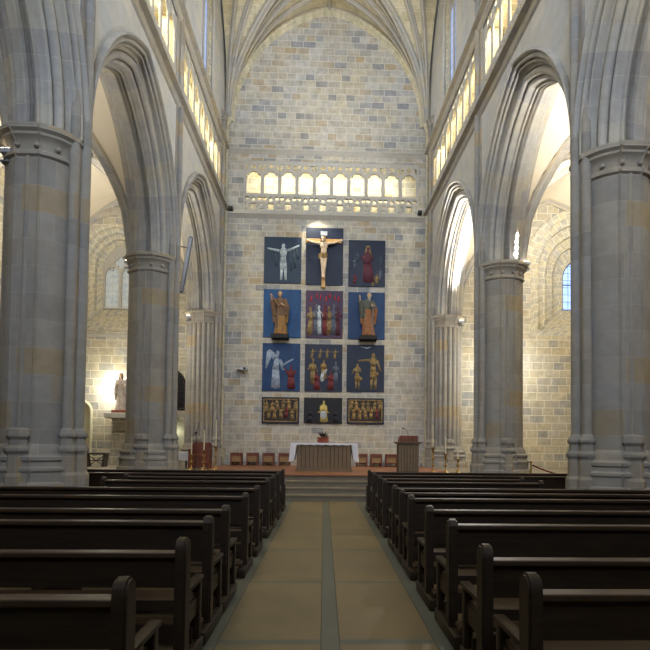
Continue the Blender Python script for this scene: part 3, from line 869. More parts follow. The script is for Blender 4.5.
# microphone stand
p = at(195.5, 471, 17.6); q = at(195.5, 423, 17.6)
g = empty('microphone_stand', (p.x, 17.6, STAGE), 0, 'black microphone stand with a boom among the left candle stands', 'microphone stand'); H = q.z-STAGE
bm = bmesh.new()
for k in range(3):
    a = 2*PI*k/3+.5; cyl(bm, (0, 0, .12), (.22*math.cos(a), .22*math.sin(a), .01), .012, n=8)
obj('tripod_base', bm, M['black'], g)
bm = bmesh.new(); cyl(bm, (0, 0, .05), (0, 0, H-.3), .012, n=8); obj('pole', bm, M['black'], g)
bm = bmesh.new(); cyl(bm, (-.03, 0, H-.36), (.09, 0, H), .008, n=8); ball(bm, (-.005, 0, H-.30), .035); obj('boom', bm, M['black'], g)
bm = bmesh.new(); cyl(bm, (.09, 0, H), (.0, -.03, H+.03), .018, n=10); obj('microphone_head', bm, M['grey'], g)
# presider's chair
p = at(200, 470, 18.6)
g = empty('armchair', (p.x, 18.6, STAGE), 0, 'red brown wooden armchair with a square back behind the left candle stands', 'chair')
for sx in (-1, 1):
    for y0, h in ((-.24, .62), (.24, .8)):
        bm = bmesh.new(); bevbox(bm, sx*.30-.03, sx*.30+.03, y0-.03, y0+.03, 0, h, .005); obj('leg', bm, M['redwood'], g)
    bm = bmesh.new(); bevbox(bm, sx*.3-.04, sx*.3+.04, -.28, .25, .6, .64, .01); obj('armrest', bm, M['redwood'], g)
    bm = bmesh.new(); box(bm, sx*.3-.01, sx*.3+.01, -.22, .22, .05, .6); obj('side_panel', bm, M['redwood'], g)
bm = bmesh.new(); bevbox(bm, -.3, .3, -.26, .26, .4, .47, .01); obj('seat', bm, M['redwood'], g)
bm = bmesh.new(); bevbox(bm, -.3, .3, .21, .26, .4, .86, .01); box(bm, -.27, .27, .19, .22, .48, .8); obj('backrest', bm, M['redwood'], g)
bm = bmesh.new(); box(bm, -.28, .28, -.24, -.22, .05, .4); obj('front_panel', bm, M['redwood'], g)
# credence table
p = at(179, 470, 18.9)
g = empty('side_table', (p.x, 18.9, STAGE), 0, 'small side table under a white cloth beside the left pillar', 'table')
bm = bmesh.new(); box(bm, -.32, .32, -.22, .22, .48, .52); obj('tabletop', bm, M['redwood'], g)
for sx in (-1, 1):
    for sy in (-1, 1): bm = bmesh.new(); box(bm, sx*.27-.02, sx*.27+.02, sy*.18-.02, sy*.18+.02, 0, .48); obj('leg', bm, M['black'], g)
bm = bmesh.new(); box(bm, -.34, .34, -.24, .24, .522, .532); box(bm, -.34, .34, -.245, -.238, .26, .532); 
v = box(bm, .34, .347, -.24, .24, .20, .532)
o = obj('tablecloth', bm, M['cloth'], None, loc=(p.x, 18.9, STAGE)); tag(o, 'white cloth hanging over the small table by the left pillar', 'cloth')

# ---- reredos panels
def pm(name, c, var=.2, c2=None): return plain(name, c, .55, .3, var=var, scale=2.5, c2=c2)
PB = {'dark': pm('dark_slate_blue_panel', (38, 56, 76)), 'blue': pm('deep_blue_panel', (20, 76, 126), c2=(18, 54, 98)), 'blue2': pm('ultramarine_panel', (24, 62, 108), c2=(18, 42, 78)),
      'navy': pm('navy_panel', (30, 40, 62)), 'plum': pm('plum_panel', (78, 48, 72), c2=(42, 44, 74)), 'brown': pm('brown_black_panel', (50, 40, 34)), 'black': pm('near_black_panel', (26, 24, 30))}
def fm(name, c, var=.2, c2=None):
    d = tuple(int(v*.72) for v in (c2 or c)); return plain(name, tuple(min(255, int(v*1.08)) for v in c), .7, .2, scale=11, c2=d)
FC = {'silver': fm('silver_grey_paint', (186, 196, 200), .3, (170, 180, 190)), 'ghost': fm('pale_grey_paint', (150, 164, 184), .35, (140, 156, 180)), 'ochre': fm('ochre_paint', (150, 128, 86), .4, (90, 78, 60)), 'red': fm('dull_red_paint', (112, 52, 56), .4),
      'gold': fm('gold_paint', (170, 142, 92), .4, (96, 72, 46)), 'plumd': fm('faded_plum_paint', (92, 54, 66), .3), 'flesh': plain('flesh_paint', (222, 198, 168), .6), 'yellow': fm('yellow_paint', (204, 184, 110), .4),
      'flame': fm('flame_red_paint', (206, 46, 44), .2), 'grey': fm('smoke_grey_paint', (92, 100, 116), .4), 'veil': fm('dark_veil_paint', (70, 84, 92), .3), 'black': fm('dark_figure_paint', (44, 44, 52), .3)}
def panel(x0, y0, x1, y1, base, label, frame=None, group='painted panels on the altar wall'):
    yp = YW-.06
    a = at(x0, y0, yp); b_ = at(x1, y1, yp)
    w = (b_.x-a.x)/2; cx = (a.x+b_.x)/2; z1 = a.z; z0 = b_.z
    g = empty('painted_panel', (cx, YW-.02, z0), 0, label, 'painting', group)
    h = z1-z0
    bm = bmesh.new(); bevbox(bm, -w, w, -.05, 0, 0, h, .006); obj('board', bm, PB[base], g)
    if frame:
        bm = bmesh.new(); t = .05
        for q in ((-w, w, h-t, h), (-w, w, 0, t), (-w, -w+t, 0, h), (w-t, w, 0, h)): box(bm, q[0], q[1], -.075, -.045, q[2], q[3])
        obj('picture_frame', bm, frame, g)
    return g, w, h
def blobfig(g, parts, mat, name='painted_figure'):
    """parts in panel coordinates: ('b', x, z, rx, rz) discs, ('l', x0, z0, x1, z1, r0, r1) limbs; raised a little from the board"""
    bm = bmesh.new()
    for p in parts:
        if p[0] == 'b': ball(bm, (p[1], 0, p[2]), (p[3], p[3], p[4]), 2)
        else: cyl(bm, (p[1], 0, p[2]), (p[3], 0, p[4]), p[5], p[6], 10); ball(bm, (p[3], 0, p[4]), p[6], 1)
    for v in bm.verts: v.co.y = v.co.y*.14-.052
    return obj(name, bm, mat, g, smooth='full')
def robed(x, z, h, lean=0, arms=((-.2, .55), (.2, .5)), wid=1.):
    """a small standing robed figure with hanging folds: feet at z"""
    sw = .05*h*math.sin(x*17+z*5)
    P = [('l', x+sw+k*h*.075*wid, z+.02*abs(k)*h, x+lean*.5+k*h*.03*wid, z+h*.56, h*r*wid, h*.055*wid) for k, r in ((-1, .055), (-.1, .07), (1, .05))]
    P += [('l', x+lean*.5, z+h*.5, x+lean, z+h*.78, h*.09*wid, h*.065*wid), ('l', x+lean, z+h*.78, x+lean+sw*.5, z+h*.88, h*.03, h*.03), ('b', x+lean+sw*.5, z+h*.925, h*.05, h*.07)]
    for ax, az in arms:
        sx = math.copysign(1, ax); ex, ez = x+lean+sx*h*.15, z+h*(min(.6, az)+.02)
        P.append(('l', x+lean+sx*h*.08*wid, z+h*.76, ex, ez, h*.036, h*.032)); P.append(('l', ex, ez, x+lean+ax*h, z+h*az, h*.03, h*.018))
    return P
def bare(x, z, h, arms, lean=0):
    P = [('l', x-.05*h, z, x-.04*h, z+h*.28, h*.028, h*.04), ('l', x-.04*h, z+h*.28, x-.03*h, z+h*.5, h*.045, h*.06),
         ('l', x+.07*h, z, x+.06*h, z+h*.28, h*.028, h*.04), ('l', x+.06*h, z+h*.28, x+.03*h, z+h*.5, h*.045, h*.06),
         ('l', x, z+h*.48, x+lean*.6, z+h*.62, h*.085, h*.07), ('l', x+lean*.6, z+h*.62, x+lean, z+h*.8, h*.07, h*.105), ('l', x+lean, z+h*.8, x+lean, z+h*.9, h*.035, h*.03), ('b', x+lean, z+h*.93, h*.05, h*.068)]
    for ax, az in arms:
        P.append(('l', x+lean+math.copysign(h*.1, ax), z+h*.8, x+lean+ax*h, z+h*az, h*.035, h*.022))
    return P
# row 1
g, w, h = panel(264.5, 236.6, 301, 283.6, 'dark', 'dark blue panel of a pale figure with spread arms, top left of the group')
blobfig(g, bare(.02, .12, 1.45, ((-.42, .86), (.42, .95))), FC['silver'])
blobfig(g, [('l', .3, 1.28, .34, .5, .03, .05), ('l', .42, 1.34, .5, .6, .03, .05), ('l', .54, 1.4, .6, .95, .03, .04), ('l', -.3, 1.2, -.24, .7, .03, .05), ('l', -.42, 1.28, -.4, .95, .03, .03)], FC['veil'], 'veil')
gC, w, h = panel(306.3, 227.5, 342.8, 285.5, 'navy', 'tall plain dark panel behind the crucifix')
g, w, h = panel(348.8, 239.8, 385, 287, 'navy', 'dark panel of a plum robed figure among small figures, top right of the group')
blobfig(g, robed(.02, .15, 1.45, 0, ((-.14, .62), (.14, .62)), 1.3), FC['plumd'])
blobfig(g, [('l', .02, 1.62, -.06, 1.3, .05, .04), ('l', .05, 1.62, .14, 1.25, .05, .05), ('l', -.1, 1.2, .12, 1.1, .07, .06)], FC['ochre'], 'veil')
for x, z, m_ in ((-.48, .1, 'red'), (-.5, .7, 'grey'), (.38, .1, 'ochre'), (.52, .3, 'grey'), (.52, .85, 'veil'), (-.38, .95, 'veil'), (.25, .02, 'ochre')):
    blobfig(g, robed(x, z, .42, .02, ((-.3, .8), (.25, .4))), FC[m_], 'small_figure')
# row 2
gL, w, h = panel(263.8, 289, 300.6, 337.8, 'blue', 'bright blue panel behind the statue on the left')
g, w, h = panel(306, 290.4, 342.6, 338.4, 'plum', 'plum panel of a crowd below red flames, middle of the group')
for i, x in enumerate((-.52, -.33, -.2, .02, .2, .36, .52)):
    blobfig(g, robed(x, .1+.02*(i % 3), 1.15+.06*(i % 2), 0, ((-.12, .6), (.14, .62)), .8), FC[('ochre', 'grey', 'silver', 'red', 'ochre', 'grey', 'plumd')[i]])
for i, x in enumerate((-.52, -.3, -.17, .06, .2, .4, .54)):
    z = 1.45+.06*((i*2) % 3)
    blobfig(g, [('l', x, z, x+.02, z+.2, .035, .008)], FC['flame'], 'flame')
gR, w, h = panel(348.3, 292, 384.6, 339.6, 'blue2', 'bright blue panel behind the statue on the right')
# row 3
g, w, h = panel(262.7, 343, 299.7, 391.2, 'blue2', 'blue panel of a pale winged figure greeting a red figure, third row left')
blobfig(g, robed(-.25, .08, 1.5, .08, ((.42, .78), (.2, .5)), .95), FC['ghost'])
blobfig(g, [('l', -.2, 1.25, -.45, 1.5, .1, .12), ('l', -.45, 1.5, -.58, .9, .12, .04)], FC['ghost'], 'wing')
blobfig(g, robed(.38, .06, .95, 0, ((-.25, .9), (.2, .8)), 1.35), FC['red'])
g, w, h = panel(305, 344, 342, 391.8, 'navy', 'dark panel of figures kneeling round a child, third row centre')
for x, z, hh, m_, wd in ((-.42, .3, 1.0, 'ochre', .9), (.0, .5, .75, 'gold', 1.2), (.48, .3, .9, 'grey', .9), (-.28, .05, .72, 'red', 1.5), (.3, .05, .74, 'red', 1.5)):
    blobfig(g, robed(x, z, hh, 0, ((.2, .5), (-.2, .55)), wd), FC[m_])
blobfig(g, [('b', .02, .75, .09, .07), ('b', .1, .82, .05, .05), ('l', -.02, .7, -.05, .45, .07, .09)], FC['silver'], 'child_figure')
for x in (-.45, -.15, .12, .42): blobfig(g, robed(x, 1.28, .4, .03, ((-.35, .7), (.35, .8))), FC['ochre'], 'small_figure')
g, w, h = panel(347, 344.6, 384, 392, 'navy', 'dark panel of two ochre standing figures below a white bird, third row right')
blobfig(g, bare(-.32, .1, 1.0, ((-.2, .6), (.15, .65))), FC['ochre'])
blobfig(g, bare(.3, .08, 1.45, ((-.4, .78), (.2, .5))), FC['ochre'])
blobfig(g, [('l', -.42, .55, -.2, .5, .09, .09)], FC['gold'], 'loincloth'); blobfig(g, [('l', .18, .75, .42, .7, .1, .1)], FC['gold'], 'loincloth')
blobfig(g, [('l', -.05, 1.74, .05, 1.7, .02, .03), ('l', .05, 1.7, .2, 1.76, .03, .01), ('l', .05, 1.7, -.18, 1.76, .02, .01)], FC['silver'], 'bird')
# row 4
for x0, x1, lab, seed in ((262, 299, 'dark framed gilded relief of many small figures, bottom left', 1), (347, 383.8, 'dark framed gilded relief of seated figures with a red one, bottom right', 2)):
    g, w, h = panel(x0, 397 if seed == 1 else 398, x1, 423.6 if seed == 1 else 424.2, 'brown', lab, PB['navy'])
    rg = random.Random(seed)
    for i in range(11):
        x = -w+.16+(2*w-.32)*i/10; z = .1+rg.uniform(0, .12) if i % 2 else .42+rg.uniform(0, .1)
        blobfig(g, robed(x, z, .46, rg.uniform(-.04, .04), ((-.2, rg.uniform(.4, .9)), (.2, rg.uniform(.4, .9))), 1.3), FC[('red' if (seed == 2 and i == 9) or (seed == 1 and i == 7) else rg.choice(['gold', 'ochre', 'gold', 'ochre']))])
    bm = bmesh.new()
    for q in ((-w+.06, w-.06, h-.1, h-.06), (-w+.06, w-.06, .06, .1), (-w+.06, -w+.1, .06, h-.06), (w-.1, w-.06, .06, h-.06)): box(bm, q[0], q[1], -.065, -.045, q[2], q[3])
    obj('gilt_border', bm, FC['gold'], g)
g, w, h = panel(304, 397.4, 342, 423.8, 'black', 'black panel of a yellow robed figure between two dark figures, bottom centre')
blobfig(g, robed(.02, .05, .85, 0, ((-.25, .45), (.25, .45)), 1.5), FC['yellow'])
blobfig(g, [('b', .02, .35, .13, .22), ('b', .02, .62, .07, .08)], FC['silver'], 'child_figure')
for x in (-.5, .48): blobfig(g, robed(x, .0, .6, 0, ((-.2, .4), (.2, .4)), 1.3), FC['black'])

# ---- crucifix
c0 = at(324, 287, YW-.3); c1 = at(324, 232, YW-.3)
XC = c1.x
g = empty('crucifix', (c1.x-.0, YW-.2, c0.z), 0, 'carved crucifix with a pale figure on a wooden cross, fixed before the tall dark panel', 'crucifix')
H = c1.z-c0.z
gold = wood('gilded_cross_wood', (170, 124, 62), (206, 162, 92), .5, (10, 10, 3))
bm = bmesh.new(); bevbox(bm, -.075, .075, -.04, .04, 0, H, .01); obj('upright', bm, gold, g)
zb = H-.32
bm = bmesh.new(); bevbox(bm, -.70, .70, -.04, .04, zb-.075, zb+.075, .01); obj('crossbar', bm, gold, g)
bm = bmesh.new(); bevbox(bm, -.13, .13, -.07, -.03, H-.13, H+.04, .01); obj('title_board', bm, FC['silver'], g)
bm = bmesh.new()
y = -.13
cyl(bm, (-.04, y-.02, .42), (-.05, y-.05, .80), .04, .05); cyl(bm, (.0, y-.03, .40), (.05, y-.05, .82), .04, .05)      # calves
cyl(bm, (-.05, y-.05, .80), (-.07, y, 1.22), .05, .085); cyl(bm, (.05, y-.05, .82), (.06, y, 1.22), .05, .085)
ball(bm, (-.05, y-.05, .80), .055); ball(bm, (.05, y-.05, .82), .055)
ball(bm, (-.03, y-.06, .38), (.035, .06, .07)); ball(bm, (.02, y-.07, .37), (.035, .06, .07))
ball(bm, (0, y, 1.25), (.13, .1, .12)); ball(bm, (0.0, y, 1.42), (.115, .085, .17)); ball(bm, (.0, y, 1.60), (.16, .1, .16)); ball(bm, (0, y, 1.70), (.17, .07, .07))
cyl(bm, (0, y, 1.7), (-.02, y-.03, 1.82), .05, .045)
ball(bm, (-.035, y-.06, 1.86), (.075, .09, .105), 3); ball(bm, (-.035, y-.15, 1.85), (.014, .02, .03)); ball(bm, (-.035, y-.11, 1.77), (.045, .05, .05))
for s in (-1, 1):
    ball(bm, (s*.16, y, 1.70), .065)
    cyl(bm, (s*.16, y, 1.70), (s*.40, y+.02, zb-.1), .052, .04); cyl(bm, (s*.40, y+.02, zb-.1), (s*.63, y+.05, zb+.0), .04, .026)
    ball(bm, (s*.66, y+.05, zb+.01), (.05, .02, .032))
    for k in range(4): cyl(bm, (s*.69, y+.04, zb-.01+.016*k), (s*.745, y+.01, zb-.005+.016*k), .009, .007, 6)
    cyl(bm, (s*.66, y+.04, zb+.03), (s*.69, y, zb+.065), .01, .008, 6)
zshift = 0
fuse(bm, 'carved_body', FC['flesh'], g, .012, 2)
bm = bmesh.new(); lathe(bm, [(.13, 1.1), (.15, 1.17), (.15, 1.28), (.13, 1.32)], (0, y), 20)
ball(bm, (-.16, y-.03, 1.18), (.05, .03, .12))
for v in bm.verts: v.co.y = y+(v.co.y-y)*.8
obj('loincloth', bm, FC['gold'], g, smooth=50)
bm = bmesh.new(); ball(bm, (-.035, y-.045, 1.89), (.086, .095, .1), 3); cyl(bm, (-.1, y-.04, 1.85), (-.11, y-.04, 1.72), .03, .015); cyl(bm, (.03, y-.03, 1.85), (.05, y-.03, 1.72), .03, .015)
for v in bm.verts:
    if v.co.y < y-.09 and v.co.z < 1.93: v.co.y = y-.09
fuse(bm, 'hair', plain('dark_brown_hair', (60, 40, 26), .7), g, .012, 1)

# ---- statues
def statue(name, loc, H, label, mats, pose, seed=1, cat='statue'):
    """robed standing saint, origin at the feet; pose picks the arms"""
    g = empty(name, loc, 0, label, cat)
    robe, cloak, skin, hairm = mats
    bm = bmesh.new(); n = 36
    prof = [(0, .20, .15), (.05, .205, .155), (.2, .19, .15), (.4, .18, .14), (.52, .165, .13), (.6, .15, .115), (.68, .155, .115), (.76, .17, .115), (.81, .15, .10), (.835, .07, .07), (.87, .045, .05)]
    rings = []
    for t, rx, ry in prof:
        z = t*H; ring = []
        for i in range(n):
            a = 2*PI*i/n
            f = 1+(.10*(1-t)**.7*math.sin(a*9+seed+t*3) + .05*math.sin(a*4+t*7+seed) if t < .75 else 0)
            ring.append(bm.verts.new((rx*H*.68*f*math.cos(a)+.03*math.sin(t*4+seed)*H*.4, ry*H*.64*f*math.sin(a), z)))
        rings.append(ring)
    for a, b_ in zip(rings, rings[1:]):
        for i in range(n): bm.faces.new((a[i], a[(i+1) % n], b_[(i+1) % n], b_[i]))
    bm.faces.new(rings[0][::-1]); bm.faces.new(rings[-1])
    for s, el, ha in pose['arms']:
        sh = Vector((s*.105*H, 0, .78*H)); e = Vector(el)*H; h_ = Vector(ha)*H
        ball(bm, sh, .05*H); cyl(bm, sh, e, .047*H, .045*H); ball(bm, e, .045*H); cyl(bm, e, e.lerp(h_, .7), .045*H, .05*H)
        cyl(bm, e, (e.x*.86, 0, .28*H), .042*H, .028*H); cyl(bm, e.lerp(h_, .5), (e.x*.7, -.07*H, .42*H), .045*H, .02*H)
    body = fuse(bm, 'robe', [robe, cloak], g, .016*H/1.7, 2, paint=lambda c: 1 if (pose['cloak'](c.x/H, c.y/H, c.z/H)) else 0)
    # head and hands
    bm = bmesh.new(); hx, hy, hz = pose.get('head', (0, -.02)) + (.925,)
    ball(bm, (hx*H, hy*H, hz*H), (.045*H, .054*H, .064*H), 3)
    cyl(bm, (0, 0, .84*H), (hx*H, hy*H, .9*H), .03*H, .028*H)
    ball(bm, (hx*H, hy*H-.055*H, (hz-.005)*H), (.008*H, .012*H, .016*H)); 
    for s in (-1, 1): ball(bm, (hx*H+s*.046*H, hy*H, hz*H), (.006*H, .012*H, .017*H))
    ball(bm, (hx*H, hy*H-.03*H, (hz-.045)*H), (.026*H, .028*H, .02*H))
    fuse(bm, 'head', skin, g, .008*H/1.7, 1)
    for s, el, ha in pose['arms']:
        bm = bmesh.new(); e = Vector(el)*H; h_ = Vector(ha)*H; d = (h_-e).normalized(); sd_ = d.orthogonal().normalized()
        cyl(bm, e.lerp(h_, .6), h_, .02*H, .017*H); ball(bm, h_+d*.02*H, (.022*H, .014*H, .026*H))
        for k in range(4): cyl(bm, h_+d*.03*H+sd_*(k-1.5)*.01*H, h_+d*(.062-.004*abs(k-1.5))*H+sd_*(k-1.5)*.012*H, .0055*H, .0045*H, 6)
        cyl(bm, h_+sd_*.015*H, h_+d*.03*H+sd_*.035*H, .006*H, .005*H, 6)
        fuse(bm, 'hand', skin, g, .007*H/1.7, 1)
    bm = bmesh.new(); ball(bm, (hx*H, (hy+.014)*H, (hz+.02)*H), (.052*H, .055*H, .06*H), 3)
    if pose.get('beard'): ball(bm, (hx*H, (hy-.035)*H, (hz-.065)*H), (.034*H, .03*H, .055*H), 2)
    if pose.get('long'):
        for s in (-1, 1): cyl(bm, ((hx+s*.045)*H, hy*H, hz*H), ((hx+s*.05)*H, (hy+.01)*H, (hz-.12)*H), .02*H, .015*H)
    for v in bm.verts:
        if v.co.y < (hy-.03)*H and v.co.z > (hz-.03)*H and v.co.z < (hz+.045)*H: v.co.y = (hy-.028)*H
    fuse(bm, 'hair', hairm, g, .009*H/1.7, 1)
    return g
brown = plain('brown_carved_robe', (118, 92, 70), .7, c2=(88, 70, 56), bmp=.2); goldr = plain('gilded_robe', (152, 116, 66), .6, c2=(112, 82, 50), bmp=.2)
greyr = plain('grey_green_cloak', (98, 100, 92), .6, c2=(70, 74, 66)); skin = plain('painted_flesh', (190, 158, 124), .6); hairb = plain('grey_brown_hair', (134, 116, 92), .8); orange = plain('russet_gilded_robe', (158, 108, 68), .6, c2=(112, 72, 48), bmp=.2)
hairw = plain('grey_beard', (168, 164, 156), .8)
pL = at(280, 335, YW-.35); tL = at(280, 291, YW-.35)
sL = statue('saint_statue', (pL.x, YW-.36, pL.z), tL.z-pL.z, 'carved saint in a brown and gold robe holding a staff, before the left blue panel', (goldr, brown, skin, hairb),
       dict(arms=[(-1, (-.16, -.04, .62), (-.19, -.12, .84)), (1, (.17, -.05, .60), (.06, -.13, .66))], cloak=lambda x, y, z: z > .42 or (x < -.04 and z > .15), head=(-.01, -.02)), 1)
bm = bmesh.new(); Hs = tL.z-pL.z; cyl(bm, (-.22*Hs, -.13*Hs, .9*Hs), (-.02*Hs, -.15*Hs, .62*Hs), .012*Hs, .012*Hs); obj('staff', bm, goldr, sL)
pR = at(368, 336.5, YW-.35); tR = at(368, 293, YW-.35)
sR = statue('saint_statue', (pR.x, YW-.36, pR.z), tR.z-pR.z, 'carved bearded saint leaning on a sword, before the right blue panel', (orange, greyr, skin, hairw),
       dict(arms=[(-1, (-.17, -.04, .64), (-.20, -.12, .86)), (1, (.17, -.06, .62), (.09, -.15, .68))], cloak=lambda x, y, z: z > .62 or (x < -.07 and z > .4), head=(.02, -.02), beard=True), 2.4)
bm = bmesh.new(); Hs = tR.z-pR.z; cyl(bm, (.09*Hs, -.17*Hs, .02*Hs), (.09*Hs, -.17*Hs, .66*Hs), .01*Hs, .014*Hs, 8); bevbox(bm, .04*Hs, .14*Hs, -.18*Hs, -.16*Hs, .64*Hs, .655*Hs, .002); obj('sword', bm, M['grey'], sR)
for p, w in ((pL, 'left'), (pR, 'right')):
    bm = bmesh.new(); bevbox(bm, -.33, .33, -.30, .30, -.16, -.005, .015); o = obj('statue_plinth', bm, M['blackplinth'], None, loc=(p.x, YW-.36, p.z))
    tag(o, f'black block plinth on the wall under the {w} saint statue', 'plinth')
    bm = bmesh.new(); lathe(bm, [(.24, 0), (.26, .03), (.22, .07)], n=20); b0 = obj('rocky_base', bm, orange, sL if w == 'left' else sR, smooth=40)
# aisle statue
p0 = at(120, 413, 21.4); p1 = at(120, 373, 21.4)
cream = plain('grey_cream_robe', (196, 184, 168), .6, c2=(140, 130, 124), bmp=.2)
st = statue('madonna_statue', (p0.x, 21.45, p0.z+.1), p1.z-p0.z-.1, 'pale robed woman statue lit by a bright lamp on the left aisle shelf', (cream, cream, skin, plain('dark_hair', (84, 66, 50), .8)),
       dict(arms=[(-1, (-.15, -.06, .6), (-.04, -.15, .68)), (1, (.15, -.06, .6), (.1, -.15, .66))], cloak=lambda x, y, z: False, head=(0, -.02), long=True), .5)
bm = bmesh.new(); bevbox(bm, -.26, .26, -.25, .25, -.1, .005, .02); obj('red_base', bm, plain('red_brown_base', (128, 70, 52), .6), st)
bm = bmesh.new(); bevbox(bm, -.5, .62, -.3, .55, -.2, -.0, .02)
g = empty('wall_shelf', (p0.x, 21.45, p0.z), 0, 'white stone shelf on the left aisle wall under the lit statue', 'shelf'); obj('slab', bm, M['white_stone'], g)
bm = bmesh.new(); v = box(bm, -.28, .45, -.12, .55, -.62, -.2)
for q in v:
    if q.co.z < -.5: q.co.y = max(q.co.y, .25)
obj('corbel', bm, M['aisle'], g)
# side console in the left aisle
c = at(96, 470, 19.5)
g = empty('console_table', (c.x, 19.5, STAGE), 0, 'small dark stone table with splayed legs in the left aisle below the lamp glow', 'table')
dk = plain('grey_dark_stone', (92, 88, 82), .7)
zt = at(96, 452.5, 19.5).z-STAGE
bm = bmesh.new(); bevbox(bm, -.40, .40, -.2, .2, zt-.07, zt, .015); obj('tabletop', bm, dk, g)
for s in (-1, 1):
    bm = bmesh.new(); v = box(bm, s*.27-.05, s*.27+.05, -.15, .15, 0, zt-.07)
    for q in v:
        if q.co.z > .3: q.co.x += s*.06
    obj('leg', bm, dk, g)
bm = bmesh.new(); cyl(bm, (-.25, 0, .02), (.25, 0, zt-.1), .012); cyl(bm, (.25, 0, .02), (-.25, 0, zt-.1), .012); cyl(bm, (-.3, 0, .2), (.3, 0, .2), .014); obj('brace', bm, M['grille'], g)
# rope barrier in the right aisle
c = at(531, 461, 14.0); rb = empty('rope_barrier_post', (c.x, 14.0, 0), 0, 'slim brass rope post behind the pews in the right aisle', 'barrier')
bm = bmesh.new(); lathe(bm, [(.14, 0), (.14, .02), (.03, .05), (.02, .07), (.02, c.z-.06), (.035, c.z-.05), (.035, c.z-.01), (.01, c.z)], n=14); obj('post', bm, M['brass'], rb, smooth=40)
d = at(560, 470, 15.3)
bm = bmesh.new(); pts = []
for i in range(13):
    t = i/12; x = c.x+(2.2)*t; pts.append((x+.04, 14.0, c.z-.1-.9*(t*(1-t))*1.2))
tube(bm, pts, .018, 8); o = obj('barrier_rope', bm, M['rope']); tag(o, 'dark red rope hanging from the brass post in the right aisle', 'rope')
bm = bmesh.new(); lathe(bm, [(.14, 0), (.14, .02), (.03, .05), (.02, .07), (.02, c.z-.06), (.035, c.z-.05), (.035, c.z-.01), (.01, c.z)], n=14)

# ---- fixtures
def spotlight(px, py, Y, label, n=1, X=None, lit=False, yaw=0):
    p = at(px, py, Y)
    g = empty('spotlight', p, yaw, label, 'spotlight', 'floodlights on the pillar capitals')
    bm = bmesh.new(); bevbox(bm, -.11, .11, -.07, .07, -.02, .055, .012); obj('housing', bm, M['lightgrey'], g)
    bm = bmesh.new(); box(bm, -.02, .02, -.02, .02, -.14, -.02); box(bm, -.1, .1, -.05, .05, -.155, -.13); obj('bracket', bm, M['grey'], g)
    bm = bmesh.new(); box(bm, -.09, .09, -.055, .055, .055, .06); obj('lamp_glass', bm, M['lampsoft'], g)
    return g
spotlight(8, 153, 8.9, 'pale floodlight on the aisle side of the near left pillar capital')
spotlight(129, 263, 14.9, 'pale floodlight on the capital of the left pillar by the steps')
spotlight(189, 317, 21.0, 'white floodlight on the left capital against the altar wall')
spotlight(526, 264, 14.9, 'pale floodlight on the capital of the right pillar by the steps')
spotlight(640, 162, 8.9, 'pale floodlight on the aisle side of the near right pillar capital')
spotlight(461, 322, 21.0, 'white floodlight on the right capital against the altar wall')
# upright lamp cluster above the right capital
p = at(515.5, 250, 14.6)
g = empty('lamp_cluster', p, 0, 'column of four glaring white lamps above the right capital by the steps', 'lamp')
bm = bmesh.new(); cyl(bm, (0, .05, -.3), (0, .05, .65), .02); obj('pole', bm, M['grey'], g)
for k in range(4):
    bm = bmesh.new(); ball(bm, (.02*(k % 2), -.03, -.12+.17*k), (.05, .05, .06), 2); obj('bulb', bm, M['lampwhite'], g, smooth='full')
# column loudspeaker by left pillar
p0 = at(181, 293, 15.9); p1 = at(191.5, 237, 15.9)
g = empty('column_loudspeaker', p0, 0, 'long grey column loudspeaker tilted beside the left pillar', 'loudspeaker')
d = p1-p0; L = d.length; rot = math.atan2(d.x, d.z)
bm = bmesh.new(); bevbox(bm, -.05, .05, -.06, .06, 0, L, .012); o = obj('housing', bm, M['grey'], g); o.rotation_euler = (0, rot, 0)
bm = bmesh.new(); box(bm, -.035, .035, -.068, -.058, .05, L-.05); o2 = obj('speaker_grille', bm, M['lightgrey'], o)
bm = bmesh.new(); cyl(bm, (0, 0, .3), (-.45, -.35, .3), .015); cyl(bm, (d.x*.8, 0, d.z*.8), (-.40, -.35, d.z*.8), .015); obj('bracket', bm, M['grey'], g)
# wall camera
p = at(244, 369, YW-.25); g = empty('projector', (p.x, YW-.3, p.z), 0, 'small pale projector on a bracket, left of the painted panels', 'projector')
bm = bmesh.new(); bevbox(bm, -.14, .14, -.12, .12, -.06, .06, .02); obj('housing', bm, M['lightgrey'], g)
bm = bmesh.new(); cyl(bm, (.04, -.12, 0), (.04, -.16, 0), .045, .045, 16); obj('lens', bm, M['black'], g)
bm = bmesh.new(); box(bm, -.3, -.1, -.02, .3, -.015, .015); box(bm, -.12, .0, .1, .3, -.02, .02); obj('bracket', bm, M['lightgrey'], g)
for px, py, w in ((230.5, 208, 'left'), (420, 212.5, 'right')):
    p = at(px, py, YW-.15); bm = bmesh.new(); bevbox(bm, -.08, .08, -.08, .1, -.07, .07, .01)  # black boxes for the security cameras at the gallery corners
    o = obj('small_security_camera', bm, M['black'], None, loc=(p.x, YW-.12, p.z)); tag(o, f'small black box security camera at the {w} end of the gallery ledge', 'loudspeaker')

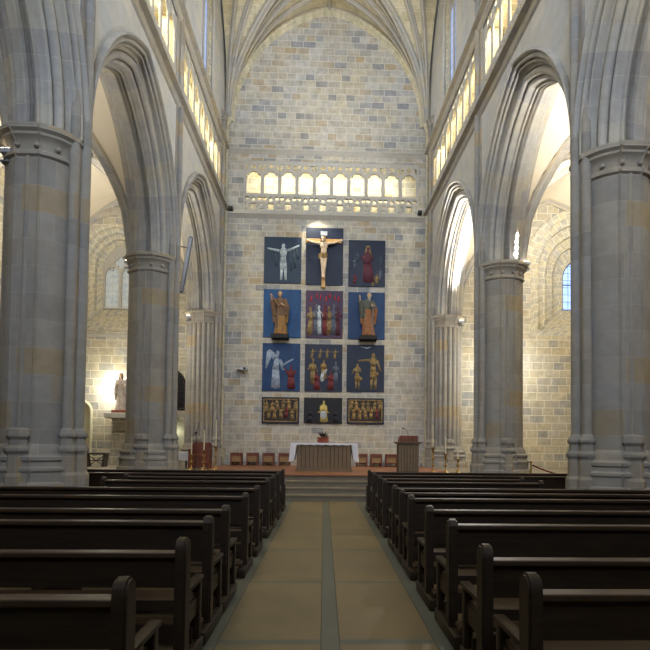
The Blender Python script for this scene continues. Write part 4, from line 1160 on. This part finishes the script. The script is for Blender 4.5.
# ------------------------------------------------------------------ lights
def area(name, loc, tgt, size, power, col=(1, 1, 1), sy=None, spread=PI):
    l = bpy.data.lights.new(name, 'AREA'); l.energy = power; l.color = col; l.size = size
    if sy: l.shape = 'RECTANGLE'; l.size_y = sy
    l.spread = spread
    o = bpy.data.objects.new(name, l); COL.objects.link(o); o.location = loc
    d = Vector(tgt)-Vector(loc); o.rotation_euler = d.to_track_quat('-Z', 'Y').to_euler(); return o
def point(name, loc, power, col=(1, 1, 1), r=.1):
    l = bpy.data.lights.new(name, 'POINT'); l.energy = power; l.color = col; l.shadow_soft_size = r
    o = bpy.data.objects.new(name, l); COL.objects.link(o); o.location = loc; return o
def spot(name, loc, tgt, power, ang, col=(1, 1, 1), blend=.6, r=.1):
    l = bpy.data.lights.new(name, 'SPOT'); l.energy = power; l.color = col; l.spot_size = math.radians(ang); l.spot_blend = blend; l.shadow_soft_size = r
    o = bpy.data.objects.new(name, l); COL.objects.link(o); o.location = loc
    d = Vector(tgt)-Vector(loc); o.rotation_euler = d.to_track_quat('-Z', 'Y').to_euler(); return o
COOL = (.70, .81, 1.0); WARM = (1, .80, .52); WHITE = (1, .97, .91)
area('west_window', (0, -7.6, 12.5), (0, 15, 15), 6, 1500, COOL, 6, spread=2.1)
for sd in (-1, 1):
    for y0, y1 in ((3.3, 8.9), (9.3, 14.9), (15.3, 21.8)):
        spot('vault_light', (sd*3.5, (y0+y1)/2-1.5, 13.3), (-sd*1.5, (y0+y1)/2+1.5, 18.0), 260, 140, (1, .97, .9), 1, .2)  # unseen uplights added to brighten the upper nave off the vault
        area('gallery_lamp', (sd*4.35, (y0+y1)/2, 12.86), (sd*5.1, (y0+y1)/2, 11.4), y1-y0-.3, 300, (1, .86, .52), .1)
        spot('nave_wall_fill', (-sd*3.4, (y0+y1)/2, 13.4), (sd*4.0, (y0+y1)/2+.5, 11.2), 430, 115, (.80, .88, 1), 1, .25)  # added spots standing in for cool daylight on the opposite upper wall
area('gallery_lamp', (0, YW+.3, 12.66), (0, YW+1.15, 11.0), 6.4, 210, (1, .9, .6), .1)
# vault floods near the altar
for sd in (-1, 1):
    spot('vault_light', (sd*3.3, 16.5, 13.3), (-sd*.5, 21.5, 18.5), 120, 120, (1, .92, .76), 1, .2)
# aisle floods
for sd in (-1, 1):
    k = 1.7 if sd < 0 else 6.5
    for y, q in ((4, .8), (9.9, 1.), (16.2, 1.)):
        spot('aisle_flood', (sd*5.75, y, 6.9), (sd*8.2, y+1.5, 11), 420*k*q*(1.8 if (sd < 0 and y > 16) else 1), 150, WHITE, 1, .15)
spot('aisle_flood', (5.2, 20.7, 6.9), (4.2, 17.5, 9.0), 2600, 130, WHITE, 1, .1)
point('statue_lamp', (at(104, 386, 21.0).x, 21.45, at(104, 386, 21.3).z), 110, (1, .96, .82), .12)
spot('statue_front_fill', (st.location.x-1.4, 19.6, 6.2), (st.location.x, 21.4, st.location.z+.9), 160, 30, (1, .96, .86), .6, .05)  # extra spot added to brighten the front of the shelf statue
point('aisle_hidden_light', (7.0, 20.9, 4.6), 150, (1, .97, .88), .15)
point('aisle_hidden_light', (6.2, 19.4, 4.2), 150, (1, .97, .88), .15)
point('aisle_hidden_light', (-6.2, 19.4, 5.0), 150, (1, .96, .86), .15)  # fill light added out of sight behind the left pillar, brightens the aisle wall
point('passage_lamp', (dc, YW+.25, 1.9), 3, (1, 1, .8), .05)
# altar floods
spot('crucifix_spot', (XC-.55, 21.35, 10.5), (XC, 21.95, 8.9), 190, 95, (1, .93, .75), .8, .05)
spot('altar_flood', (-3.3, 12.5, 10.4), (0, 22, 5.6), 430, 58, (1, .95, .86), 1, .2)
spot('altar_flood', (3.3, 12.5, 10.4), (0, 22, 5.6), 430, 58, (1, .95, .86), 1, .2)

w = bpy.data.worlds.new('world'); S.world = w; w.use_nodes = True
w.node_tree.nodes['Background'].inputs[0].default_value = (.5, .62, .85, 1); w.node_tree.nodes['Background'].inputs[1].default_value = .3
S.view_settings.view_transform = 'Standard'; S.view_settings.look = 'None'; S.view_settings.gamma = 1; S.view_settings.exposure = 0
S.view_settings.use_curve_mapping = False
S.cycles.use_denoising = True
S.cycles.max_bounces = 8; S.cycles.diffuse_bounces = 5
S.cycles.sample_clamp_indirect = 6
